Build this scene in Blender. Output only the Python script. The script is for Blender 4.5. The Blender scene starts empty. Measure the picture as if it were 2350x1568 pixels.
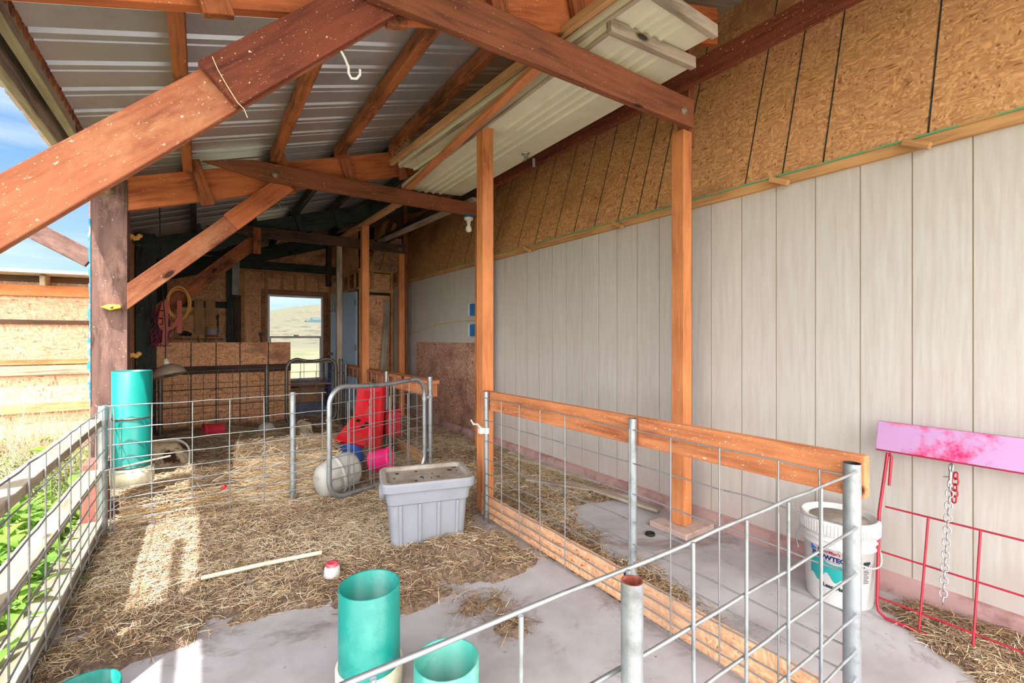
import bpy, math, random
import numpy as np
from mathutils import Vector, Matrix, noise
random.seed(7); rng = np.random.default_rng(7)
S = bpy.context.scene; COL = S.collection
R = math.radians
# ---------------------------------------------------------------- camera (16 mm, level, yawed right)
F, CX, CY, H = 1044.0, 1175.0, 774.0, 1.225
TH = math.atan2(715, F); CT, ST = math.cos(TH), math.sin(TH)
cam = bpy.data.cameras.new('camera'); cam.sensor_width = 36; cam.lens = 36*F/2350; cam.shift_y = -10/2350
cam.clip_start = .02; cam.clip_end = 2000
co = bpy.data.objects.new('camera', cam); COL.objects.link(co)
co.location = (0, 0, H); co.rotation_euler = (R(90), 0, -TH); S.camera = co
S.view_settings.view_transform = 'Standard'; S.view_settings.look = 'None'
S.view_settings.gamma = 1; S.view_settings.use_curve_mapping = False
S.view_settings.exposure = 0.54
S.cycles.max_bounces = 16; S.cycles.diffuse_bounces = 12; S.cycles.sample_clamp_indirect = 8
# ---------------------------------------------------------------- sun and sky
sun = bpy.data.lights.new('sun', 'SUN'); sun.energy = 7.5; sun.angle = R(.6); sun.color = (1, .95, .88)
so = bpy.data.objects.new('sun', sun); COL.objects.link(so)
so.rotation_euler = Vector((.317, .36, -1)).to_track_quat('-Z', 'Y').to_euler()
W = bpy.data.worlds.new('sky'); S.world = W; W.use_nodes = True
nt = W.node_tree; nt.nodes.clear()
def wn(t, **k):
    n = nt.nodes.new(t)
    for a, v in k.items(): setattr(n, a, v)
    return n
tc = wn('ShaderNodeTexCoord'); sp = wn('ShaderNodeSeparateXYZ'); nt.links.new(tc.outputs['Generated'], sp.inputs[0])
cr = wn('ShaderNodeValToRGB'); nt.links.new(sp.outputs['Z'], cr.inputs[0])
e = cr.color_ramp.elements
e[0].position = 0.0; e[0].color = (.62, .78, 1, 1); e[1].position = 1; e[1].color = (.09, .24, .80, 1)
x = e.new(.10); x.color = (.46, .68, 1, 1); x = e.new(.33); x.color = (.15, .36, .9, 1)
# thin high cloud; bright fill glow added over the sky behind the camera
dt = wn('ShaderNodeVectorMath', operation='DOT_PRODUCT'); nt.links.new(tc.outputs['Generated'], dt.inputs[0])
dt.inputs[1].default_value = (-.18, -.95, .25)
mr = wn('ShaderNodeMapRange'); nt.links.new(dt.outputs['Value'], mr.inputs[0])
mr.inputs[1].default_value = -.02; mr.inputs[2].default_value = .55; mr.interpolation_type = 'SMOOTHSTEP'
mp = wn('ShaderNodeMapping'); mp.inputs['Scale'].default_value = (1.2, 1.2, 9); nt.links.new(tc.outputs['Generated'], mp.inputs[0])
nz = wn('ShaderNodeTexNoise'); nz.inputs['Scale'].default_value = 2.2; nz.inputs['Detail'].default_value = 7; nt.links.new(mp.outputs[0], nz.inputs[0])
nr = wn('ShaderNodeMapRange'); nt.links.new(nz.outputs[0], nr.inputs[0]); nr.inputs[1].default_value = .47; nr.inputs[2].default_value = .75; nr.inputs[4].default_value = .8
mx = wn('ShaderNodeMix', data_type='RGBA'); nt.links.new(nr.outputs[0], mx.inputs[0]); nt.links.new(cr.outputs[0], mx.inputs[6]); mx.inputs[7].default_value = (.86, .92, 1, 1)
mx2 = wn('ShaderNodeMix', data_type='RGBA'); nt.links.new(mr.outputs[0], mx2.inputs[0]); nt.links.new(mx.outputs[2], mx2.inputs[6]); mx2.inputs[7].default_value = (5.6, 5.45, 5.2, 1)
bg = wn('ShaderNodeBackground'); nt.links.new(mx2.outputs[2], bg.inputs[0]); bg.inputs[1].default_value = .9
wo = wn('ShaderNodeOutputWorld'); nt.links.new(bg.outputs[0], wo.inputs[0])
# ---------------------------------------------------------------- reading a place in the room
FW = Vector((ST, CT, 0)); RT = Vector((CT, -ST, 0)); EYE = Vector((0, 0, H))
def ray(x, y): return FW + RT*((x-CX)/F) + Vector((0, 0, (CY-y)/F))
def atz(x, y, z=0.0): r = ray(x, y); return EYE + r*((z-H)/r.z)
def atX(x, y, X): r = ray(x, y); return r*(X/r.x) + EYE
def atY(x, y, Y): r = ray(x, y); return r*(Y/r.y) + EYE
# ---------------------------------------------------------------- materials
def C(r, g, b):
    f = lambda v: (v/255/12.92) if v <= 10 else ((v/255+.055)/1.055)**2.4
    return (f(r), f(g), f(b), 1)
def newmat(name):
    m = bpy.data.materials.new(name); m.use_nodes = True; t = m.node_tree
    return m, t, t.nodes['Principled BSDF']
def nn(t, ty, **k):
    n = t.nodes.new(ty)
    for a, v in k.items(): setattr(n, a, v)
    return n
def coords(t, scale=(1, 1, 1), rot=(0, 0, 0), rnd=True):
    c = nn(t, 'ShaderNodeTexCoord'); m = nn(t, 'ShaderNodeMapping')
    m.inputs['Scale'].default_value = scale; m.inputs['Rotation'].default_value = rot
    if rnd:
        oi = nn(t, 'ShaderNodeObjectInfo'); a = nn(t, 'ShaderNodeVectorMath', operation='ADD')
        s = nn(t, 'ShaderNodeMath', operation='MULTIPLY'); s.inputs[1].default_value = 31.7
        t.links.new(oi.outputs['Random'], s.inputs[0]); t.links.new(c.outputs['Object'], a.inputs[0]); t.links.new(s.outputs[0], a.inputs[1])
        t.links.new(a.outputs[0], m.inputs[0])
    else: t.links.new(c.outputs['Object'], m.inputs[0])
    return m.outputs[0]
def noi(t, vec, scale, detail=4, rough=.6, dist=0):
    n = nn(t, 'ShaderNodeTexNoise'); n.inputs['Scale'].default_value = scale; n.inputs['Detail'].default_value = detail
    n.inputs['Roughness'].default_value = rough; n.inputs['Distortion'].default_value = dist; t.links.new(vec, n.inputs['Vector']); return n.outputs[0]
def ramp(t, fac, stops):
    r = nn(t, 'ShaderNodeValToRGB'); t.links.new(fac, r.inputs[0]); el = r.color_ramp.elements
    el[0].position, el[0].color = stops[0]; el[1].position, el[1].color = stops[-1]
    for p, c in stops[1:-1]: q = el.new(p); q.color = c
    return r.outputs[0]
def mixc(t, fac, a, b, blend='MIX'):
    m = nn(t, 'ShaderNodeMix', data_type='RGBA'); m.blend_type = blend
    for s, v in ((0, fac), (6, a), (7, b)):
        if hasattr(v, 'links'): t.links.new(v, m.inputs[s])
        else: m.inputs[s].default_value = v
    return m.outputs[2]
def step(t, v, lo, hi):
    m = nn(t, 'ShaderNodeMapRange'); t.links.new(v, m.inputs[0]); m.inputs[1].default_value = lo; m.inputs[2].default_value = hi; return m.outputs[0]
def bump(t, b, h, s, d=.005):
    n = nn(t, 'ShaderNodeBump'); n.inputs['Strength'].default_value = s; n.inputs['Distance'].default_value = d
    t.links.new(h, n.inputs['Height']); t.links.new(n.outputs[0], b.inputs['Normal'])
def mute(c, k=.12, d=.86, gm=1.17):
    g = c[0]*.35+c[1]*.5+c[2]*.15; r_ = [(q*(1-k)+g*k)*d for q in c[:3]]; return (r_[0], r_[1]*gm, r_[2]*1.06, 1)
def wood(name, lt, dk, rough=.75, specks=0.0, knots=True, grain=1.0, stain=None, bs=.35):
    lt, dk = mute(lt), mute(dk); stain = mute(stain) if stain else None; specks *= .55
    m, t, b = newmat(name); v = coords(t, (1.3, 17*grain, 17*grain))
    g = noi(t, v, 2.2, 6, .65, .6); col = ramp(t, g, [(.36, dk), (.60, lt)])
    v2 = coords(t, (1.5, 3, 3)); bl = noi(t, v2, 1.7, 3, .5)
    col = mixc(t, step(t, bl, .35, .75), col, tuple(c*1.25 for c in lt[:3])+(1,))
    if stain: col = mixc(t, step(t, noi(t, coords(t, (1, 2.5, 2.5)), 2.6, 5, .7), .5, .66), col, stain)
    if knots:
        vo = nn(t, 'ShaderNodeTexVoronoi'); vo.inputs['Scale'].default_value = 1.7; t.links.new(coords(t, (1, 2.6, 2.6)), vo.inputs['Vector'])
        k = step(t, vo.outputs['Distance'], .10, .055); col = mixc(t, k, col, tuple(c*.25 for c in dk[:3])+(1,))
    if specks:
        sv = noi(t, coords(t, (5, 9, 9)), 9, 3, .6); col = mixc(t, step(t, sv, .70-specks*.1, .735), col, C(226, 200, 176))
        sv = noi(t, coords(t, (3, 6, 6)), 34, 2, .5); col = mixc(t, step(t, sv, .74-specks*.12, .76-specks*.1), col, C(216, 180, 150))
    t.links.new(col, b.inputs['Base Color']); b.inputs['Roughness'].default_value = rough; b.inputs['Specular IOR Level'].default_value = .25
    bump(t, b, g, bs, .004); return m
def osb(name, lt, md, dk, sc=1.0, stain=None):
    sc *= 1.6; lt, md, dk = mute(lt, .12, 1.16, .98), mute(md, .12, 1.12, .97), mute(dk, .12, 1.0, .97); stain = mute(stain, .15, 1.05, .97) if stain else None
    m, t, b = newmat(name)
    v0 = coords(t); wv = nn(t, 'ShaderNodeTexNoise'); wv.inputs['Scale'].default_value = 5*sc; t.links.new(v0, wv.inputs[0])
    ad = nn(t, 'ShaderNodeVectorMath', operation='MULTIPLY_ADD'); t.links.new(wv.outputs['Color'], ad.inputs[0]); ad.inputs[1].default_value = (.05, .05, .05); t.links.new(v0, ad.inputs[2])
    outs = []
    for rot, s in (((.5, .35, .55), (9, 46, 40)), ((1.1, -.5, 2.0), (40, 10, 46)), ((-.6, 1.1, .9), (44, 38, 10))):
        mp_ = nn(t, 'ShaderNodeMapping'); mp_.inputs['Rotation'].default_value = rot; mp_.inputs['Scale'].default_value = tuple(q*sc for q in s); t.links.new(ad.outputs[0], mp_.inputs[0])
        vo = nn(t, 'ShaderNodeTexVoronoi'); vo.inputs['Scale'].default_value = 1.3; t.links.new(mp_.outputs[0], vo.inputs['Vector'])
        sx = nn(t, 'ShaderNodeSeparateColor'); t.links.new(vo.outputs['Color'], sx.inputs[0]); outs.append(sx.outputs[0])
    a = mixc(t, step(t, noi(t, v0, 9*sc, 2), .45, .55), outs[0], outs[1]); a = mixc(t, step(t, noi(t, v0, 7*sc, 2, .5, 1), .52, .6), a, outs[2])
    col = ramp(t, a, [(0, dk), (.10, md), (.70, lt), (1, tuple(min(1, c*1.25) for c in lt[:3])+(1,))])
    if stain: col = mixc(t, step(t, noi(t, coords(t, (1, 1, 1.6)), 1.1, 5, .65), .52, .68), col, stain)
    t.links.new(col, b.inputs['Base Color']); b.inputs['Roughness'].default_value = .75; b.inputs['Specular IOR Level'].default_value = .2
    bump(t, b, a, .25, .003); return m
def plain(name, col, rough=.5, metal=0, spec=.4, dirt=None, ds=6, dr=(.5, .7), bmp=0):
    m, t, b = newmat(name); b.inputs['Roughness'].default_value = rough; b.inputs['Metallic'].default_value = metal; b.inputs['Specular IOR Level'].default_value = spec
    v = coords(t); n = noi(t, v, ds, 6, .65)
    c = mixc(t, step(t, n, .3, .8), tuple(q*.9 for q in col[:3])+(1,), tuple(min(1, q*1.08) for q in col[:3])+(1,))
    if dirt: c = mixc(t, step(t, noi(t, v, ds*.8, 6, .7), *dr), c, dirt)
    t.links.new(c, b.inputs['Base Color'])
    if bmp: bump(t, b, n, bmp, .01)
    return m
M = {}
M['girder'] = wood('stained_orange_wood', C(206, 100, 44), C(150, 58, 20), .55, .15, True)
M['brace_near'] = wood('red_brown_wood', C(176, 92, 60), C(122, 50, 30), .7, .75, True, 1, C(196, 118, 82))
M['brace_dark'] = wood('dark_red_wood', C(132, 56, 36), C(84, 32, 20), .7, .7, False)
M['tie'] = wood('dark_brown_wood', C(140, 70, 44), C(92, 42, 26), .7, .35)
M['purlin'] = wood('burnt_orange_wood', C(178, 88, 44), C(96, 44, 24), .75, .2, True, 1, C(90, 46, 30))
M['post'] = wood('fir_orange_wood', C(216, 122, 66), C(176, 84, 40), .7, .05)
M['post_pale'] = wood('pale_fir_wood', C(206, 140, 98), C(166, 102, 68), .75)
M['rail'] = wood('weathered_orange_wood', C(214, 120, 70), C(160, 78, 44), .8, .95, True)
M['grey_wood'] = wood('grey_weathered_wood', C(182, 152, 144), C(124, 98, 90), .85)
M['sun_wood'] = wood('bleached_board_wood', C(172, 146, 130), C(118, 92, 78), .85)
M['oldpost'] = wood('purple_brown_timber', C(124, 84, 82), C(66, 44, 46), .85, .1, False, .6, C(160, 110, 104), .9)
M['redwood'] = wood('red_painted_timber', C(176, 84, 76), C(120, 56, 52), .85, 0, False)
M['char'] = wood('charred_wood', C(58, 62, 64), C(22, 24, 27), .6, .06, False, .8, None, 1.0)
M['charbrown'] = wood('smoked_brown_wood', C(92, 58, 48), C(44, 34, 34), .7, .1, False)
M['stud'] = wood('stud_pine_wood', C(208, 142, 90), C(166, 100, 58), .75)
M['windowwood'] = wood('red_cedar_trim', C(182, 112, 82), C(134, 70, 46), .75)
M['osb'] = osb('osb_gold', C(206, 152, 92), C(184, 128, 70), C(150, 96, 48), 1, C(164, 112, 62))
M['osb_far'] = osb('osb_far', C(222, 164, 108), C(196, 138, 86), C(140, 92, 56), .9, C(160, 106, 68))
M['osb_dirty'] = osb('osb_dirty', C(186, 144, 116), C(150, 108, 82), C(108, 76, 58), .9, C(128, 92, 74))
M['osb_pale'] = osb('osb_pale', C(184, 158, 126), C(166, 136, 102), C(138, 98, 64), .7)
M['osb_kick'] = osb('osb_kick', C(226, 172, 120), C(208, 148, 96), C(170, 104, 58), 1, C(190, 150, 112))
M['galv'] = plain('galvanised_steel', C(172, 178, 184), .42, .75, .5, C(120, 122, 124), 14, (.5, .75))
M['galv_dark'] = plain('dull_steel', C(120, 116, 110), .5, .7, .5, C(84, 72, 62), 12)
M['wire'] = plain('galvanised_wire', C(168, 170, 172), .45, .7, .5, C(120, 108, 98), 18, (.55, .75))
M['rust'] = plain('rusty_iron', C(132, 66, 52), .85, .1, .2, C(176, 120, 100), 30)
M['bolt'] = plain('bolt_steel', C(150, 128, 112), .6, .4)
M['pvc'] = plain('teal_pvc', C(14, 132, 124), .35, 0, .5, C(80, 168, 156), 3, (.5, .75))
M['pvc_pale'] = plain('faded_teal_pvc', C(70, 160, 148), .4, 0, .5, C(150, 214, 198), 3)
M['cream'] = plain('cream_plastic', C(226, 220, 194), .45, 0, .4, C(196, 184, 156), 9)
M['tote'] = plain('grey_tote_plastic', C(146, 150, 160), .5, 0, .4, C(130, 134, 142), 7, (.55, .8))
M['tote_lid'] = plain('dusty_lid_plastic', C(164, 156, 148), .65, 0, .3, C(128, 112, 98), 7, (.42, .66))
M['white'] = plain('white_plastic', C(214, 214, 214), .4, 0, .5, C(186, 180, 174), 12, (.55, .8))
M['whitedirty'] = plain('soiled_white_plastic', C(176, 175, 172), .6, 0, .3, C(132, 114, 98), 9, (.5, .75))
M['pink'] = plain('hot_pink_plastic', C(250, 50, 130), .4)
M['pinkred'] = plain('pink_red_plastic', C(214, 54, 78), .5, 0, .4, C(150, 60, 50), 9)
M['blue'] = plain('blue_plastic', C(46, 104, 200), .4)
M['red'] = plain('red_plastic', C(196, 26, 44), .45, 0, .5, C(168, 60, 60), 8, (.55, .8))
M['green'] = plain('green_plastic', C(30, 110, 60), .5)
M['black'] = plain('black_rubber', C(34, 34, 36), .6)
M['hole'] = plain('dark_hollow', C(24, 18, 18), .9)
M['yellow'] = plain('yellow_plastic', C(236, 190, 70), .5)
M['hose'] = plain('yellow_hose', C(226, 166, 86), .5)
M['strap'] = plain('faded_pink_webbing', C(196, 108, 96), .8)
M['net'] = plain('purple_net_cord', C(130, 60, 92), .8)
M['cable'] = plain('yellow_cable', C(214, 184, 70), .5)
M['outlet_blue'] = plain('blue_box_plastic', C(24, 110, 176), .45)
M['tarp'] = plain('blue_tarp', C(60, 140, 190), .7, 0, .3, C(220, 190, 170), 20)
M['redgate'] = plain('red_enamel', C(176, 30, 54), .4, .1, .5, C(120, 40, 50), 14)
M['magenta'] = plain('faded_magenta_paint', C(190, 146, 194), .4, 0, .5, C(204, 24, 96), 3.4, (.53, .62))
M['chrome'] = plain('chain_steel', C(196, 198, 200), .25, .9)
M['teal_print'] = plain('teal_print', C(30, 150, 150), .5)
M['navy_print'] = plain('navy_print', C(26, 34, 92), .5)
M['dark_print'] = plain('dark_print', C(26, 44, 48), .5)
M['maroon_print'] = plain('maroon_print', C(150, 30, 52), .5)
M['brownpan'] = plain('mud_caked_plastic', C(196, 178, 152), .8, 0, .2, C(70, 44, 32), 7, (.46, .56))
M['cloth'] = plain('grey_cloth', C(150, 152, 154), .9, 0, .1, C(90, 90, 92), 14)
M['bulb'] = plain('frosted_bulb_glass', C(240, 238, 232), .25)
M['door'] = plain('blue_white_door_paint', C(176, 202, 228), .5)
M['vinyl'] = plain('white_vinyl', C(226, 226, 226), .4)
M['redlid'] = plain('red_cap_plastic', C(214, 66, 88), .5, 0, .4, C(226, 140, 150), 14)
M['concrete_pad'] = plain('pad_concrete', C(190, 168, 158), .85, 0, .2, C(150, 120, 110), 5, (.5, .7), .2)
M['manure'] = plain('manure_soil', C(92, 70, 62), .95, 0, .1, C(60, 44, 38), 30, (.45, .6), .6)
M['straw1'] = plain('straw_light', C(226, 210, 182), .8, 0, .2); M['straw2'] = plain('straw_gold', C(196, 164, 122), .8, 0, .2)
M['straw3'] = plain('straw_brown', C(158, 130, 106), .85, 0, .2); M['straw4'] = plain('straw_dark', C(112, 90, 76), .9, 0, .1)
# ---------------------------------------------------------------- mesh builder
class MB:
    def __init__(s): s.v = []; s.f = []; s.m = []; s.sm = []
    def add(s, vs, fs, mi=0, smooth=False):
        o = len(s.v); s.v += [Vector(v) for v in vs]
        for f in fs: s.f.append([i+o for i in f]); s.m.append(mi); s.sm.append(smooth)
        return s
    def box(s, a, b, mi=0, rz=0, piv=None):
        (x0, y0, z0), (x1, y1, z1) = a, b
        vs = [Vector(p) for p in ((x0,y0,z0),(x1,y0,z0),(x1,y1,z0),(x0,y1,z0),(x0,y0,z1),(x1,y0,z1),(x1,y1,z1),(x0,y1,z1))]
        if rz:
            pv = Vector(piv) if piv else (vs[0]+vs[6])/2; m = Matrix.Rotation(rz, 3, 'Z'); vs = [m@(v-pv)+pv for v in vs]
        return s.add(vs, [(0,3,2,1),(4,5,6,7),(0,1,5,4),(1,2,6,5),(2,3,7,6),(3,0,4,7)], mi)
    def bar(s, p0, p1, w, h, up=(0, 0, 1), mi=0):
        p0, p1 = Vector(p0), Vector(p1); x_ = (p1-p0).normalized(); y_ = Vector(up).cross(x_).normalized(); z_ = x_.cross(y_)
        vs = [p + y_*(a*w/2) + z_*(b*h/2) for p in (p0, p1) for a, b in ((-1,-1),(1,-1),(1,1),(-1,1))]
        return s.add(vs, [(0,3,2,1),(4,5,6,7),(0,1,5,4),(1,2,6,5),(2,3,7,6),(3,0,4,7)], mi)
    def prism(s, poly, ax, a, b, mi=0):   # polygon in the two other axes, extruded along ax from a to b
        def pt(p, c): return {'x': (c, p[0], p[1]), 'y': (p[0], c, p[1]), 'z': (p[0], p[1], c)}[ax]
        n = len(poly); vs = [pt(p, a) for p in poly]+[pt(p, b) for p in poly]
        fs = [tuple(range(n)), tuple(range(2*n-1, n-1, -1))]+[(i, i+n, (i+1) % n+n, (i+1) % n) for i in range(n)]
        return s.add(vs, fs, mi)
    def tube(s, pts, r, n=8, closed=False, cap=True, mi=0, r1=None):
        pts = [Vector(p) for p in pts]; k = len(pts); vs = []; fs = []; last = None
        for i, p in enumerate(pts):
            if closed: d = pts[(i+1) % k]-pts[i-1]
            else: d = pts[min(i+1, k-1)]-pts[max(i-1, 0)]
            d.normalize()
            if last is None: a = d.orthogonal().normalized()
            else: a = last-d*last.dot(d); a = a.normalized() if a.length > 1e-5 else d.orthogonal().normalized()
            last = a; b = d.cross(a); rr = r if r1 is None else r+(r1-r)*i/max(1, k-1)
            vs += [p+(a*math.cos(2*math.pi*j/n)+b*math.sin(2*math.pi*j/n))*rr for j in range(n)]
        for i in range(k if closed else k-1):
            for j in range(n):
                a, b = i*n, ((i+1) % k)*n; fs.append((a+j, a+(j+1) % n, b+(j+1) % n, b+j))
        s.add(vs, fs, mi, True)
        if cap and not closed: s.add(vs[:n], [tuple(range(n-1, -1, -1))], mi); s.add(vs[-n:], [tuple(range(n))], mi)
        return s
    def lathe(s, prof, c=(0, 0, 0), n=32, mat=None, mi=0, smooth=True, sx=1, sy=1):
        vs = []; fs = []; mat = mat or Matrix.Identity(3); c = Vector(c)
        for r, z in prof: vs += [c+mat@Vector((r*sx*math.cos(2*math.pi*j/n), r*sy*math.sin(2*math.pi*j/n), z)) for j in range(n)]
        for i in range(len(prof)-1):
            for j in range(n): fs.append((i*n+j, i*n+(j+1) % n, (i+1)*n+(j+1) % n, (i+1)*n+j))
        return s.add(vs, fs, mi, smooth)
    def build(s, name, mats, parent=None, origin=None, basis=None, bevel=0, ang=None):
        if not isinstance(mats, (list, tuple)): mats = [mats]
        xs = [v.x for v in s.v]; ys = [v.y for v in s.v]; zs = [v.z for v in s.v]
        if origin is None: origin = ((min(xs)+max(xs))/2, (min(ys)+max(ys))/2, min(zs))
        o3 = Vector(origin); inv = basis.inverted() if basis else None
        vs = [(inv@(v-o3)) if inv else v-o3 for v in s.v]
        me = bpy.data.meshes.new(name); me.from_pydata([tuple(v) for v in vs], [], s.f)
        for m in mats: me.materials.append(M[m] if isinstance(m, str) else m)
        me.polygons.foreach_set('material_index', s.m); me.polygons.foreach_set('use_smooth', s.sm); me.update()
        o = bpy.data.objects.new(name, me); COL.objects.link(o)
        mw = Matrix.Translation(o3) @ (basis.to_4x4() if basis else Matrix.Identity(4))
        if parent:
            o.parent = parent; off = Vector((0, 0, 0)); q = parent
            pw = wm(parent); o.matrix_basis = pw.inverted() @ mw
        else: o.matrix_basis = mw
        if bevel:
            b = o.modifiers.new('bevel', 'BEVEL'); b.width = bevel; b.segments = 2; b.limit_method = 'ANGLE'; b.angle_limit = R(40)
        return o
def wm(o): return (wm(o.parent) @ o.matrix_basis) if o.parent else o.matrix_basis.copy()
def tag(o, label, cat, group=None, kind=None):
    if label: o['label'] = label
    if cat: o['category'] = cat
    if group: o['group'] = group
    if kind: o['kind'] = kind
    return o
def struct(o): o['kind'] = 'structure'; return o
def thing(name, loc, label, cat, group=None):
    o = bpy.data.objects.new(name, None); COL.objects.link(o); o.location = loc; o.empty_display_size = .05
    o.matrix_basis = Matrix.Translation(Vector(loc)); return tag(o, label, cat, group)
def beam(name, p0, p1, w, h, mat, up=(0, 0, 1), parent=None, bevel=.004):
    p0, p1 = Vector(p0), Vector(p1); x_ = (p1-p0).normalized(); y_ = Vector(up).cross(x_).normalized(); z_ = x_.cross(y_)
    B = Matrix((x_, y_, z_)).transposed()
    return MB().bar(p0, p1, w, h, up).build(name, mat, parent, (p0+p1)/2, B, bevel)
def post(name, x, y, z0, z1, wx, wy, mat, parent=None, lean=(0, 0)):
    return beam(name, (x, y, z0), (x+lean[0], y+lean[1], z1), wx, wy, mat, (0, 1, 0), parent)   # w along X, h along Y
def bolt(mb, p, d, r=.014, t=.008, mi=0):
    d = Vector(d).normalized(); q = d.to_track_quat('Z', 'Y').to_matrix()
    mb.lathe([(0, 0), (r*1.7, 0), (r*1.7, t*.35), (r, t*.4), (r, t), (0, t*1.15)], p, 14, q, mi)
# ================================================================ THE SETTING
def grid_mesh(name, xs, ys, zf, mat, kind='structure'):
    vs = [(x, y, zf(x, y)) for y in ys for x in xs]; n = len(xs)
    fs = [(j*n+i, j*n+i+1, (j+1)*n+i+1, (j+1)*n+i) for j in range(len(ys)-1) for i in range(n-1)]
    mb = MB(); mb.add(vs, fs, 0, True); o = mb.build(name, mat, None, (0, 0, 0)); o['kind'] = kind; return o
def lin(a, b, n): return [a+(b-a)*i/(n-1) for i in range(n)]
# concrete slab
m, t, b = newmat('stained_concrete'); v = coords(t, rnd=False)
c = mixc(t, step(t, noi(t, v, 2.3, 8, .62), .35, .7), C(156, 150, 152), C(190, 187, 192))
c = mixc(t, step(t, noi(t, v, 1.35, 9, .72, .5), .54, .66), c, C(118, 102, 96))
c = mixc(t, step(t, noi(t, v, 26, 4, .6), .68, .76), c, C(110, 92, 84))
t.links.new(c, b.inputs['Base Color']); b.inputs['Roughness'].default_value = .8; bump(t, b, noi(t, v, 30, 5), .25, .004); M['concrete'] = m
struct(MB().box((-.52, -1.2, -.12), (2.80, 9.5, 0)).build('floor', 'concrete', None, (0, 0, 0)))
# ground outside, rising to a scrub covered hill beyond the window
m, t, b = newmat('outdoor_ground'); v = coords(t, rnd=False)
c = mixc(t, step(t, noi(t, v, .5, 8, .7), .4, .62), C(146, 134, 112), C(96, 114, 62)); c = mixc(t, step(t, noi(t, v, 14, 5, .7), .35, .75), c, C(176, 170, 120), 'MULTIPLY')
c2 = mixc(t, step(t, noi(t, v, .7, 6, .8), .52, .58), C(92, 86, 68), C(44, 48, 36)); c2 = mixc(t, step(t, noi(t, v, .04, 3), .4, .6), c2, C(84, 84, 64))
s_ = nn(t, 'ShaderNodeSeparateXYZ'); t.links.new(v, s_.inputs[0]); c = mixc(t, step(t, s_.outputs['Y'], 16, 40), c, c2)
t.links.new(c, b.inputs['Base Color']); b.inputs['Roughness'].default_value = .95; M['ground'] = m
def ground_z(x, y):
    r = math.hypot(x, y); s = max(0, min(1, (y-22)/170)); z = -.10 + .95*max(0, min(1, (y-14)/60))
    z += (s**1.5)*(9 + 14*max(0, min(1, (x-18)/110))) + noise.noise((x*.02, y*.02, 0))*6*s + noise.noise((x*.2, y*.2, 3))*.6*s
    return z
ax = sorted(set([-300, -200, -120, -70, -40, -20, -8] + lin(-3, 120, 90) + [150, 200, 300])); ay = sorted(set([-150, -60, -20, -5] + lin(0, 30, 20) + lin(33, 260, 90)))
grid_mesh('ground', ax, ay, ground_z, 'ground')
# right wall: grooved siding over a curb, sheathing of the leaning barn roof above
m, t, b = newmat('painted_siding'); v = coords(t, (6, 6, .5), rnd=False); g = noi(t, v, 7, 6, .6)
c = mixc(t, step(t, g, .3, .7), C(184, 177, 171), C(197, 193, 189)); v2 = coords(t, rnd=False)
c = mixc(t, step(t, noi(t, v2, 1.6, 6, .7), .62, .8), c, C(186, 174, 162))
v3 = nn(t, 'ShaderNodeSeparateXYZ'); t.links.new(v2, v3.inputs[0]); mu = nn(t, 'ShaderNodeMath', operation='ADD'); t.links.new(noi(t, v2, 3, 5), mu.inputs[0]); t.links.new(v3.outputs['Z'], mu.inputs[1])
c = mixc(t, step(t, mu.outputs[0], .85, .45), c, C(182, 170, 166))
t.links.new(c, b.inputs['Base Color']); b.inputs['Roughness'].default_value = .7; bump(t, b, g, .35, .004); M['siding'] = m
M['groove'] = plain('groove_dark', C(168, 158, 142), .9)
WX, ZT = 2.754, 2.105
mb = MB(); ys = []; y = .4966-.2035*9; pts = [(WX, -1.3)]
while y < 9.4:
    pts += [(WX, y-.0028), (WX+.004, y-.0012), (WX+.004, y+.0012), (WX, y+.0028)]; y += .2035
pts.append((WX, 9.45))
for i in range(len(pts)-1):
    (xa, ya), (xb, yb) = pts[i], pts[i+1]; gm = 1 if (xa > WX or xb > WX) else 0
    mb.add([(xa, ya, .09), (xb, yb, .09), (xb, yb, ZT), (xa, ya, ZT)], [(0, 1, 2, 3)], gm)
mb.box((WX+.007, -1.3, .0), (WX+.06, 9.45, ZT)); mb.add([(WX, -1.3, .09), (WX+.02, -1.3, .09), (WX+.02, 9.45, .09), (WX, 9.45, .09)], [(0, 1, 2, 3)])
wr = struct(mb.build('wall_right', ['siding', 'groove'], None, (0, 0, 0)))
SL = .306
def osbx(z): return WX + .03 + SL*(z-ZT)
mb = MB(); mb.prism([(osbx(2.13), 2.13), (osbx(4.2), 4.2), (osbx(4.2)+.03, 4.2), (osbx(2.13)+.03, 2.13)], 'y', -1.3, 9.45)
for Y in (.20, .655, 1.09, 1.30, 1.52, 2.02, 2.20, 2.37, 2.57, 2.84, 3.10, 3.37, 3.69, 4.0, 4.5, 4.8, 5.2, 5.7):
    mb.prism([(osbx(2.13)-.002, 2.13), (osbx(4.2)-.002, 4.2), (osbx(4.2), 4.2), (osbx(2.13), 2.13)], 'y', Y-.0035, Y+.0035, 1)
struct(mb.build('wall_right_upper', ['osb', 'char'], wr, (0, 0, 0)))
mb = MB().prism([(WX-.035, 0), (WX+.005, 0), (WX+.005, .095), (WX-.028, .085)], 'y', -1.3, 9.45); M['curb'] = plain('pinkish_curb', C(182, 148, 146), .8, 0, .2, C(130, 96, 88), 5, (.48, .66), .2)
struct(mb.build('baseboard_right', 'curb', None, (WX, 4, 0)))
struct(beam('trim_1', (WX-.008, -1.3, ZT+.012), (WX-.008, 9.4, ZT+.012), .035, .05, 'stud', bevel=0))
M['drip'] = plain('green_drip_edge', C(96, 160, 120), .5, 0, .3, C(176, 140, 90), 9, (.5, .6))
struct(MB().box((WX-.034, -1.3, ZT+.037), (WX+.03, 9.4, ZT+.046)).build('trim_2', 'drip'))
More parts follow.
